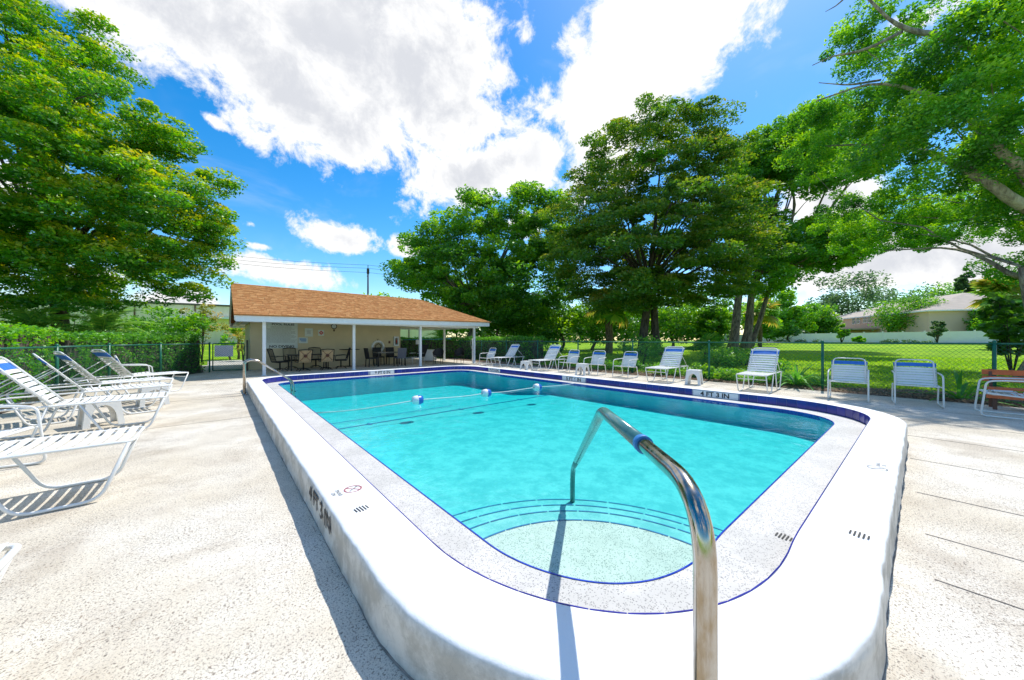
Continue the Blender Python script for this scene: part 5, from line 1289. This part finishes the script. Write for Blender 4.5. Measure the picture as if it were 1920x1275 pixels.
blade_plant('spiky_plant', 'smaller spiky plant leaning left beside the large spiky plant', (12.7, -1.75, 0), BA, 10, scale=.8, tilt=(15, 70))
blade_plant('strap_leaf_plant', 'low yellow green tuft under the armchair nearest the orange bench', (12.2, -.35, 0), [blade_mesh('leaf', .3, .035, 'leaf_yellowing', 1.1)], 16, tilt=(20, 75))
blade_plant('strap_leaf_plant', 'arching yellow green plant in a bowl at the right edge', (14.6, -3.0, .28), [blade_mesh('leaf', .7, .05, 'leaf_yellowing', 1.2), BL[1]], 26, tilt=(10, 65))
k = MB(); k.lathe([(.16, 0), (.24, .26), (.27, .28), (.23, .28), (.001, .22)], 18); o = k.build('plant_pot', 'terracotta', None, (14.6, -3.0, .0)); tag(o, 'weathered brown pot holding the arching plant at the right edge', 'pot')
k = MB(); k.lathe([(.10, 0), (.20, .16), (.17, .30), (.19, .32), (.13, .30), (.001, .28)], 18); o = k.build('plant_pot', 'blue_glaze', None, (14.2, -3.4, .0)); tag(o, 'blue and white glazed pot at the right edge of the photo', 'pot')
FN = [fan_mesh('fan_leaf', .55, 17, 'leaf_palm'), fan_mesh('fan_leaf', .5, 15, 'leaf_bright')]
palm('palmetto', 'low green palmetto with fan leaves behind the fence and the middle lounger', 'palm', pp(1325, 19.5), .5, .12, FN, 22, (0, 75), leaf_name='fan_leaf', scale=1.15)
for i, (px, F, rx, rz, py, lf, lab) in enumerate((
        (1205, 17.5, 46, 22, 655, 'leaf_hedge_dark', 'dense dark green shrub behind the armchairs in the middle of the fence'),
        (1015, 20, 46, 20, 655, 'leaf_hedge_dark', 'dark shrub behind the far right lounger'),
        (1395, 16.5, 40, 16, 668, 'leaf_oak', 'spreading low shrub left of the nearest right lounger, behind the fence'),
        (1350, 15.5, 34, 22, 670, 'leaf_oak', 'loose yellow green shrub right of the palmetto'),
        (1440, 14.5, 26, 13, 690, 'leaf_bright', 'small leafy plant directly behind the nearest right lounger'))):
    p = pp(px, F); shrub('broadleaf_shrub', lab, p, [lobe(px, py, F, rx, rz)], 44, .3, 60, .11, lf)
for i, (x, y, w_, h_, L_) in enumerate(((12.55, 3.6, .45, .32, 'first'), (12.7, 4.6, .5, .4, ''), (12.8, 5.6, .5, .45, ''), (12.9, 7.0, .5, .5, ''), (13.0, 8.3, .5, .35, ''))):
    lab = ['low leafy ground plant behind the free standing side table', 'low leafy plant behind the middle lounger at the fence foot', 'knee high leafy plant left of the middle lounger', 'leafy plant behind the turned armchair at the fence foot', 'small leafy plant between the far armchairs at the fence foot'][i]
    shrub('ground_plant', lab, (x, y, 0), [(x, y, h_ * .6, w_, w_ * 1.3, h_ * .6)], 20, .16, 50, .10, ['leaf_bright', 'leaf_oak', 'leaf_hedge', 'leaf_hedge_dark', 'leaf_bright'][i], group='low plants along the right fence')
# garden row at the white fence
for i, (px, F, rx, rz, py, lf, nm, lab) in enumerate((
        (1440, 60, 13, 16, 624, 'leaf_bright', 'young_tree', 'small pale green young tree at the left of the white fence'),
        (1578, 52, 10, 15, 622, 'leaf_oak', 'young_tree', 'slim dark young tree in the middle of the white fence'),
        (1757, 46, 13, 17, 619, 'leaf_far', 'young_tree', 'loose young tree at the right part of the white fence'),
        (1610, 50, 9, 7, 637, 'leaf_hedge', 'round_bush', 'round yellow green bush on the lawn before the white fence'),
        (1700, 66, 46, 34, 587, 'leaf_oak', 'garden_tree', 'dense round tree standing in front of the townhouse'),
        (1862, 56, 32, 26, 603, 'leaf_bright', 'garden_tree', 'bright lime green tree at the right end of the white fence'))):
    p = pp(px, F); shrub(nm, lab, p, [lobe(px, py, F, rx, rz)] + ([lobe(px, py + rz * .5, F, rx * .8, rz * .5)] if rx > 20 else []), 130 if rx > 20 else 22, rx * F / F_PX * .3, 70, .011 * F * .55, lf, cat='tree' if 'tree' in nm else 'shrub', stem=.07, group='young trees at the white fence' if nm == 'young_tree' else None)
for i, px in enumerate((1465, 1500, 1535, 1670, 1705, 1730)):
    p = pp(px, 53 - (px - 1465) * .035); h_ = .35; shrub('low_bush', 'tiny dark bush at the foot of the white fence', p, [(p.x, p.y, p.z + h_ * .5, .9, .9, h_)], 12, .3, 30, .2, 'leaf_far', group='tiny bushes along the white fence')['label'] = 'tiny dark bush at the white fence foot, ' + ['leftmost of six', 'second of six from the left', 'third of six from the left', 'fourth of six from the left', 'fifth of six from the left', 'rightmost of six'][i]

# ------------------------------------------------------------------ big trees
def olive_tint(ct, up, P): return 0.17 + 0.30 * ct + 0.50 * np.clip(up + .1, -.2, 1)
F1 = 13.5
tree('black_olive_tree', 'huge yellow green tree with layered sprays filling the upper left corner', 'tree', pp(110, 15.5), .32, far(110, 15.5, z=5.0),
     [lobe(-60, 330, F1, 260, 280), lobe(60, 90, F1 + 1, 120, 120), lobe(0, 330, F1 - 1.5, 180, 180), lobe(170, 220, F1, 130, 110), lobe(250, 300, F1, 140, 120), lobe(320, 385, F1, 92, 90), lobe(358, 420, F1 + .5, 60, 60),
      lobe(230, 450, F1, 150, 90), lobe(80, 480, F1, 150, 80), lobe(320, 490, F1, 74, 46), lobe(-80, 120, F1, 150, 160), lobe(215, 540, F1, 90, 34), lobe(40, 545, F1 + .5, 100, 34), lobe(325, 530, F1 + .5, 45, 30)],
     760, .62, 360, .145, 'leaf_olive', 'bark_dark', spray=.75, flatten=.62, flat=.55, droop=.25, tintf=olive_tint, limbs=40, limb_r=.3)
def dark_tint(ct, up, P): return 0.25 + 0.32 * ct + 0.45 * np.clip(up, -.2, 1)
F3 = 25.0
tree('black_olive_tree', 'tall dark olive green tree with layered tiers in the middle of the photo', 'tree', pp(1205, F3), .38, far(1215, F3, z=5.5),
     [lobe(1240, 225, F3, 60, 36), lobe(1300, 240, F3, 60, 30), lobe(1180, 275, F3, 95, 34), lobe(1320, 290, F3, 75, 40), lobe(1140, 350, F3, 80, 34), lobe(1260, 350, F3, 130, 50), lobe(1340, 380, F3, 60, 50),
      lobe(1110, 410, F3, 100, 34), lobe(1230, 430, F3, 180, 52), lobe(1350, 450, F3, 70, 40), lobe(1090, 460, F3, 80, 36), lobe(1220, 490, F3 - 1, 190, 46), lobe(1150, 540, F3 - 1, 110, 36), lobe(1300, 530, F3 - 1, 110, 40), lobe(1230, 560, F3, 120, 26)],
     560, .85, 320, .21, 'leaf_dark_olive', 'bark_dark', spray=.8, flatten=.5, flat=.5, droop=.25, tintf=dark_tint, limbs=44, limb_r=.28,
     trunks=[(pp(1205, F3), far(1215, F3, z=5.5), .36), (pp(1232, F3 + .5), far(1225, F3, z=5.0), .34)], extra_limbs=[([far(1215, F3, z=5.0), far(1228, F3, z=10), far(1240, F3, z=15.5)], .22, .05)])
shrub('vine_clump', 'bright green vine leaves growing in the top of the dark olive tree', far(1228, F3 - 3, y=300), [lobe(1222, 305, F3 - 3.2, 26, 30), lobe(1205, 330, F3 - 3.2, 20, 18)], 20, .45, 60, .2, 'leaf_bright', cat='vine')
F2 = 33.0
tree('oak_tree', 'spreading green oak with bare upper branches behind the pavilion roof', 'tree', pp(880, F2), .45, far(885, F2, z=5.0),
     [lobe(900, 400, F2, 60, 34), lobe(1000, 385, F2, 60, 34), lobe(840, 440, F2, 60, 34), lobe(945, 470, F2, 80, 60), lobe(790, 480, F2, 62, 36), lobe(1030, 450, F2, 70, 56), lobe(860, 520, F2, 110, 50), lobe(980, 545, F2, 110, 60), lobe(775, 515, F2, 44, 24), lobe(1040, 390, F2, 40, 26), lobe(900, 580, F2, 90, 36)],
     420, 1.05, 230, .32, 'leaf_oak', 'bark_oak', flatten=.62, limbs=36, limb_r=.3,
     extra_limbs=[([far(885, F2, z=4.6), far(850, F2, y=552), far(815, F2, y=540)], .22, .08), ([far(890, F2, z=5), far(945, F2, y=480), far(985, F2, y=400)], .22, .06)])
F4 = 31.0
tree('oak_tree', 'oak with a thick forked grey trunk right of the dark olive tree', 'tree', pp(1385, F4), .55, far(1395, F4, z=5.0),
     [lobe(1440, 290, F4, 70, 56), lobe(1530, 260, F4 - 2, 70, 56), lobe(1420, 350, F4, 60, 50), lobe(1490, 310, F4, 60, 40), lobe(1560, 320, F4 - 4, 70, 36), lobe(1440, 440, F4, 66, 40), lobe(1530, 440, F4 - 1, 75, 36), lobe(1590, 430, F4 - 2, 44, 30), lobe(1480, 480, F4, 90, 30), lobe(1430, 520, F4, 60, 34), lobe(1560, 480, F4 - 1, 60, 24), lobe(1395, 400, F4 + 2, 50, 60)],
     480, .95, 230, .29, 'leaf_oak', 'bark_oak', flatten=.6, limbs=34, limb_r=.26,
     trunks=[(pp(1373, F4), far(1388, F4, z=6.2), .42), (pp(1396, F4 + .6), far(1412, F4, z=6.5), .40), (pp(1405, F4 + .8), far(1450, F4, z=7.2), .24)],
     extra_limbs=[([far(1412, F4, z=6.2), far(1440, F4, y=470), far(1455, F4, y=370), far(1470, F4, y=320)], .32, .08), ([far(1388, F4, z=6), far(1400, F4, y=470), far(1410, F4, y=380)], .32, .1), ([far(1450, F4, z=7), far(1490, F4, y=490), far(1560, F4, y=470)], .22, .06)])
F5 = 9.6
P5a = far(1935, F5, z=2.2)
tree('oak_tree', 'large near oak arching in from the right edge over the lawn', 'tree', pp(1945, F5 + .5), .50, far(2030, F5, z=4.6),
     [lobe(1880, 60, F5 - 1, 90, 70), lobe(1760, 110, F5, 90, 50), lobe(1660, 60, F5 + 2, 90, 44), lobe(1840, 180, F5 - 1, 110, 60), lobe(1700, 190, F5 + 2, 80, 36), lobe(1580, 200, F5 + 4.5, 54, 24), lobe(1760, 260, F5, 130, 44), lobe(1620, 270, F5 + 4.5, 120, 38), lobe(1880, 300, F5, 80, 46),
      lobe(1500, 250, F5 + 6, 60, 34), lobe(1700, 380, F5 + 5, 150, 34), lobe(1800, 420, F5 + 4, 130, 36), lobe(1660, 440, F5 + 7, 90, 26), lobe(1880, 400, F5 + 1, 70, 44), lobe(1900, 500, F5 + 3, 50, 24), lobe(1990, 200, F5, 110, 200), lobe(2060, 420, F5, 90, 110), lobe(1980, 60, F5 - 1, 110, 90)],
     860, .38, 260, .10, 'leaf_bright', 'bark_pale', flatten=.8, flat=.4, limbs=26, limb_r=.08, trunks=[(pp(1945, F5 + .5), far(2030, F5, z=4.6), .34), (pp(1960, F5 + .8), far(1918, F5 + .6, z=3.6), .15)],
     extra_limbs=[([far(2030, F5, z=4.4), far(1930, F5, y=395), far(1830, F5, y=325), far(1740, F5 + 2, y=285), far(1650, F5 + 3.5, y=268), far(1540, F5 + 5, y=275)], .17, .03),
                  ([far(2050, F5, z=5.5), far(1925, F5 - .5, y=325), far(1858, F5 - .5, y=270), far(1826, F5, y=228), far(1760, F5, y=180), far(1640, F5 + .5, y=150), far(1530, F5 + .5, y=190)], .14, .02),
                  ([far(1985, F5 + 1, z=4.2), far(1920, F5 + 1, y=528), far(1855, F5 + 1.5, y=490), far(1790, F5 + 3, y=462), far(1660, F5 + 5, y=470)], .10, .025),
                  ([far(1900, F5, y=120), far(1780, F5, y=70), far(1690, F5 + .5, y=55), far(1620, F5 + .5, y=-10)], .12, .03),
                  ([far(1690, F5 + .5, y=60), far(1620, F5 + .5, y=95), far(1560, F5 + .5, y=105), far(1524, F5 + .5, y=122)], .05, .012),
                  ([far(1650, F5 + 1, y=150), far(1590, F5 + .5, y=160), far(1535, F5 + .5, y=155)], .035, .01),
                  ([far(1600, F5 + 1, y=-20), far(1570, F5 + 1, y=10), far(1548, F5 + 1, y=22)], .03, .01)])
# cabbage palms and dark philodendron at the right
CF = [fan_mesh('fan_leaf', 1.1, 19, 'leaf_yellowing', .9), fan_mesh('fan_leaf', 1.0, 17, 'leaf_palm', .9)]
palm('cabbage_palm', 'cabbage palm with yellowing fan leaves before the townhouse on the right', 'palm tree', pp(1880, 27), 4.0, .17, CF, 30, (-60, 70), 'cabbage palms', leaf_name='fan_leaf', scale=1.15)
palm('cabbage_palm', 'cabbage palm half hidden behind the forked oak trunk', 'palm tree', pp(1425, 38), 3.6, .2, CF[::-1], 24, (-60, 70), 'cabbage palms', leaf_name='fan_leaf', scale=1.2)
palm('cabbage_palm', 'grey skirted cabbage palm in the shade left of the dark olive trunks', 'palm tree', pp(1142, 29), 4.0, .3, CF, 22, (-70, 60), 'cabbage palms', leaf_name='fan_leaf', scale=1.2)
shrub('philodendron', 'dark large leaved philodendron beside the near oak trunk at the right edge', pp(1898, 12), [lobe(1890, 605, 12, 34, 50), lobe(1905, 640, 12, 26, 30)], 26, .3, 34, .28, 'leaf_dark_olive', stem=.025, tintf=lambda ct, up, P: .1 + .2 * ct)
# understorey: separate dark trees standing between and behind the big ones
UND = [(930, 34, 585, 60, 55), (985, 36, 600, 50, 44), (1050, 33, 590, 50, 50), (1110, 36, 590, 60, 50), (1170, 38, 585, 60, 50), (1260, 38, 590, 60, 50), (1320, 40, 585, 56, 52), (1340, 36, 600, 34, 34), (720, 50, 575, 60, 16), (850, 44, 590, 60, 36), (1480, 56, 590, 40, 46), (1425, 46, 596, 30, 40), (1520, 80, 600, 46, 30)]
ulab = ['shaded understorey tree directly right of the pavilion roof corner', 'shaded understorey tree above the farthest right lounger', 'shaded understorey tree above the far armchairs', 'shaded understorey tree left of the skirted palm', 'shaded understorey tree right of the skirted palm', 'shaded understorey tree right of the dark olive trunks', 'shaded understorey tree left of the forked oak trunk', 'small understorey bush tree touching the forked oak trunk',
        'low far tree line peeking over the pavilion ridge', 'understorey tree behind the pavilion hip', 'dark rounded tree left of the townhouse behind the white fence', 'small tree right behind the forked oak', 'broad dark tree touching the left end of the townhouse roof']
for (px, F, py, rx, rz), lab in zip(UND, ulab):
    b0 = pp(px, F); tree('understorey_tree', lab, 'tree', b0, .16, far(px + 3, F, z=2.6), [lobe(px, py, F, rx, rz), lobe(px - rx * .4, py + rz * .45, F, rx * .7, rz * .6), lobe(px + rx * .4, py + rz * .3, F, rx * .7, rz * .6)], 50, rx * F / F_PX * .33, 130, .0095 * F, 'leaf_oak', 'bark_dark', flatten=.75, limbs=8, group='understorey trees', twist=2.0, limb_r=.5)
FARS = [(1585, 95, 545, 50, 34), (1600, 110, 585, 60, 40), (1680, 115, 565, 60, 26), (1760, 110, 562, 60, 26), (1830, 100, 556, 50, 30), (1900, 80, 580, 50, 50), (1812, 90, 528, 12, 24), (1510, 100, 600, 60, 34), (1960, 70, 560, 60, 60)]
flab = ['dark airy tree standing tall above the left end of the townhouse', 'grey green tree mass behind the left end of the townhouse', 'rounded far tree above the middle of the townhouse roof', 'bright far tree above the right part of the townhouse roof', 'far tree behind the cabbage palm', 'far tree behind the lime green tree', 'slim blue green pine top beside the cabbage palm', 'far tree behind the dark rounded tree', 'far tree beyond the right edge']
for (px, F, py, rx, rz), lab in zip(FARS, flab):
    b0 = pp(px, F); tree('background_tree', lab, 'tree', b0, .3, far(px, F, z=5), [lobe(px, py, F, rx, rz), lobe(px - rx * .3, py + rz * .7, F, rx * .8, rz * .7)], 44, rx * F / F_PX * .32, 90, .0075 * F, 'leaf_far' if px not in (1760, 1830) else 'leaf_oak', 'bark_dark', flatten=.75, limbs=8, group='far trees behind the townhouse', limb_r=.5)
for (px, F, r_, t_) in ((1110, 27, .16, -12), (1285, 31, .2, 4), (1060, 30, .12, 8)):
    pass
# far wood closing the view between trunks and behind the pavilion
cc = []; 
for i in range(260):
    px = rnd.uniform(880, 1500); F = rnd.uniform(70, 95); p = far(px, F); cc.append((p.x, p.y, rnd.uniform(1.5, 9.0)))
P, upv = clump_points(cc, np.full(len(cc), 2.2), 60, .8); tint = np.clip(.3 + .3 * upv + rng.normal(size=len(P)) * .15, 0, 1); V, Fq = leaves(P, .8, tint, .1, .4, .6)
o = bpy.data.objects.new('far_wood', np_mesh('far_wood', V, Fq, 'leaf_far', tint)); C.objects.link(o); tag(o, 'dark distant wood seen between the trunks', 'wood', kind='stuff')

# grass tufts near the fence so that the lawn has relief where it is close
n = 60000; X = rng.uniform(12.6, 32, n); Y = rng.uniform(-9, 20, n); keep = (X > 13.3 + .25 * np.sin(Y * 1.3)); X, Y = X[keep], Y[keep]
Z = np.array([ground_z(a, b_) for a, b_ in zip(X, Y)]) + .02; P = np.stack([X, Y, Z], 1); n = len(P)
tp = P + np.stack([rng.normal(size=n) * .03, rng.normal(size=n) * .03, rng.uniform(.04, .09, n)], 1); sd = rng.normal(size=(n, 3)) * .012; sd[:, 2] = 0
V = np.stack([P - sd, P + sd, tp], 1).reshape(-1, 3); leafmat('leaf_grass', [(0, (0.15, 0.34, 0.012)), (1, (0.38, 0.58, 0.02))])
o = bpy.data.objects.new('grass', np_mesh('grass', V, np.arange(n * 3).reshape(n, 3), 'leaf_grass', rng.random(n))); C.objects.link(o); tag(o, 'short bright grass blades on the lawn behind the fence', 'grass', kind='stuff')
# dead stripes of stone edging at the right bed
for i in range(9):
    a = R(200 + i * 14); x, y = 15.6 + 2.0 * math.cos(a), -3.6 + 1.8 * math.sin(a); k = MB(); k.box((0, 0, .06), (.42, .16, .14)); o = k.build('edging_stone', 'stone_edging', None, (x, y, 0), a + 1.57 + rnd.uniform(-.1, .1)); tag(o, 'rough edging stone round the planting ring at the right edge', 'stone', 'edging stones of the right planting ring')
    o['label'] = '%s rough stone of the planting ring by the pots, counted from the left' % ['first', 'second', 'third', 'fourth', 'fifth', 'sixth', 'seventh', 'eighth', 'ninth'][i]
bpy.context.view_layer.update()
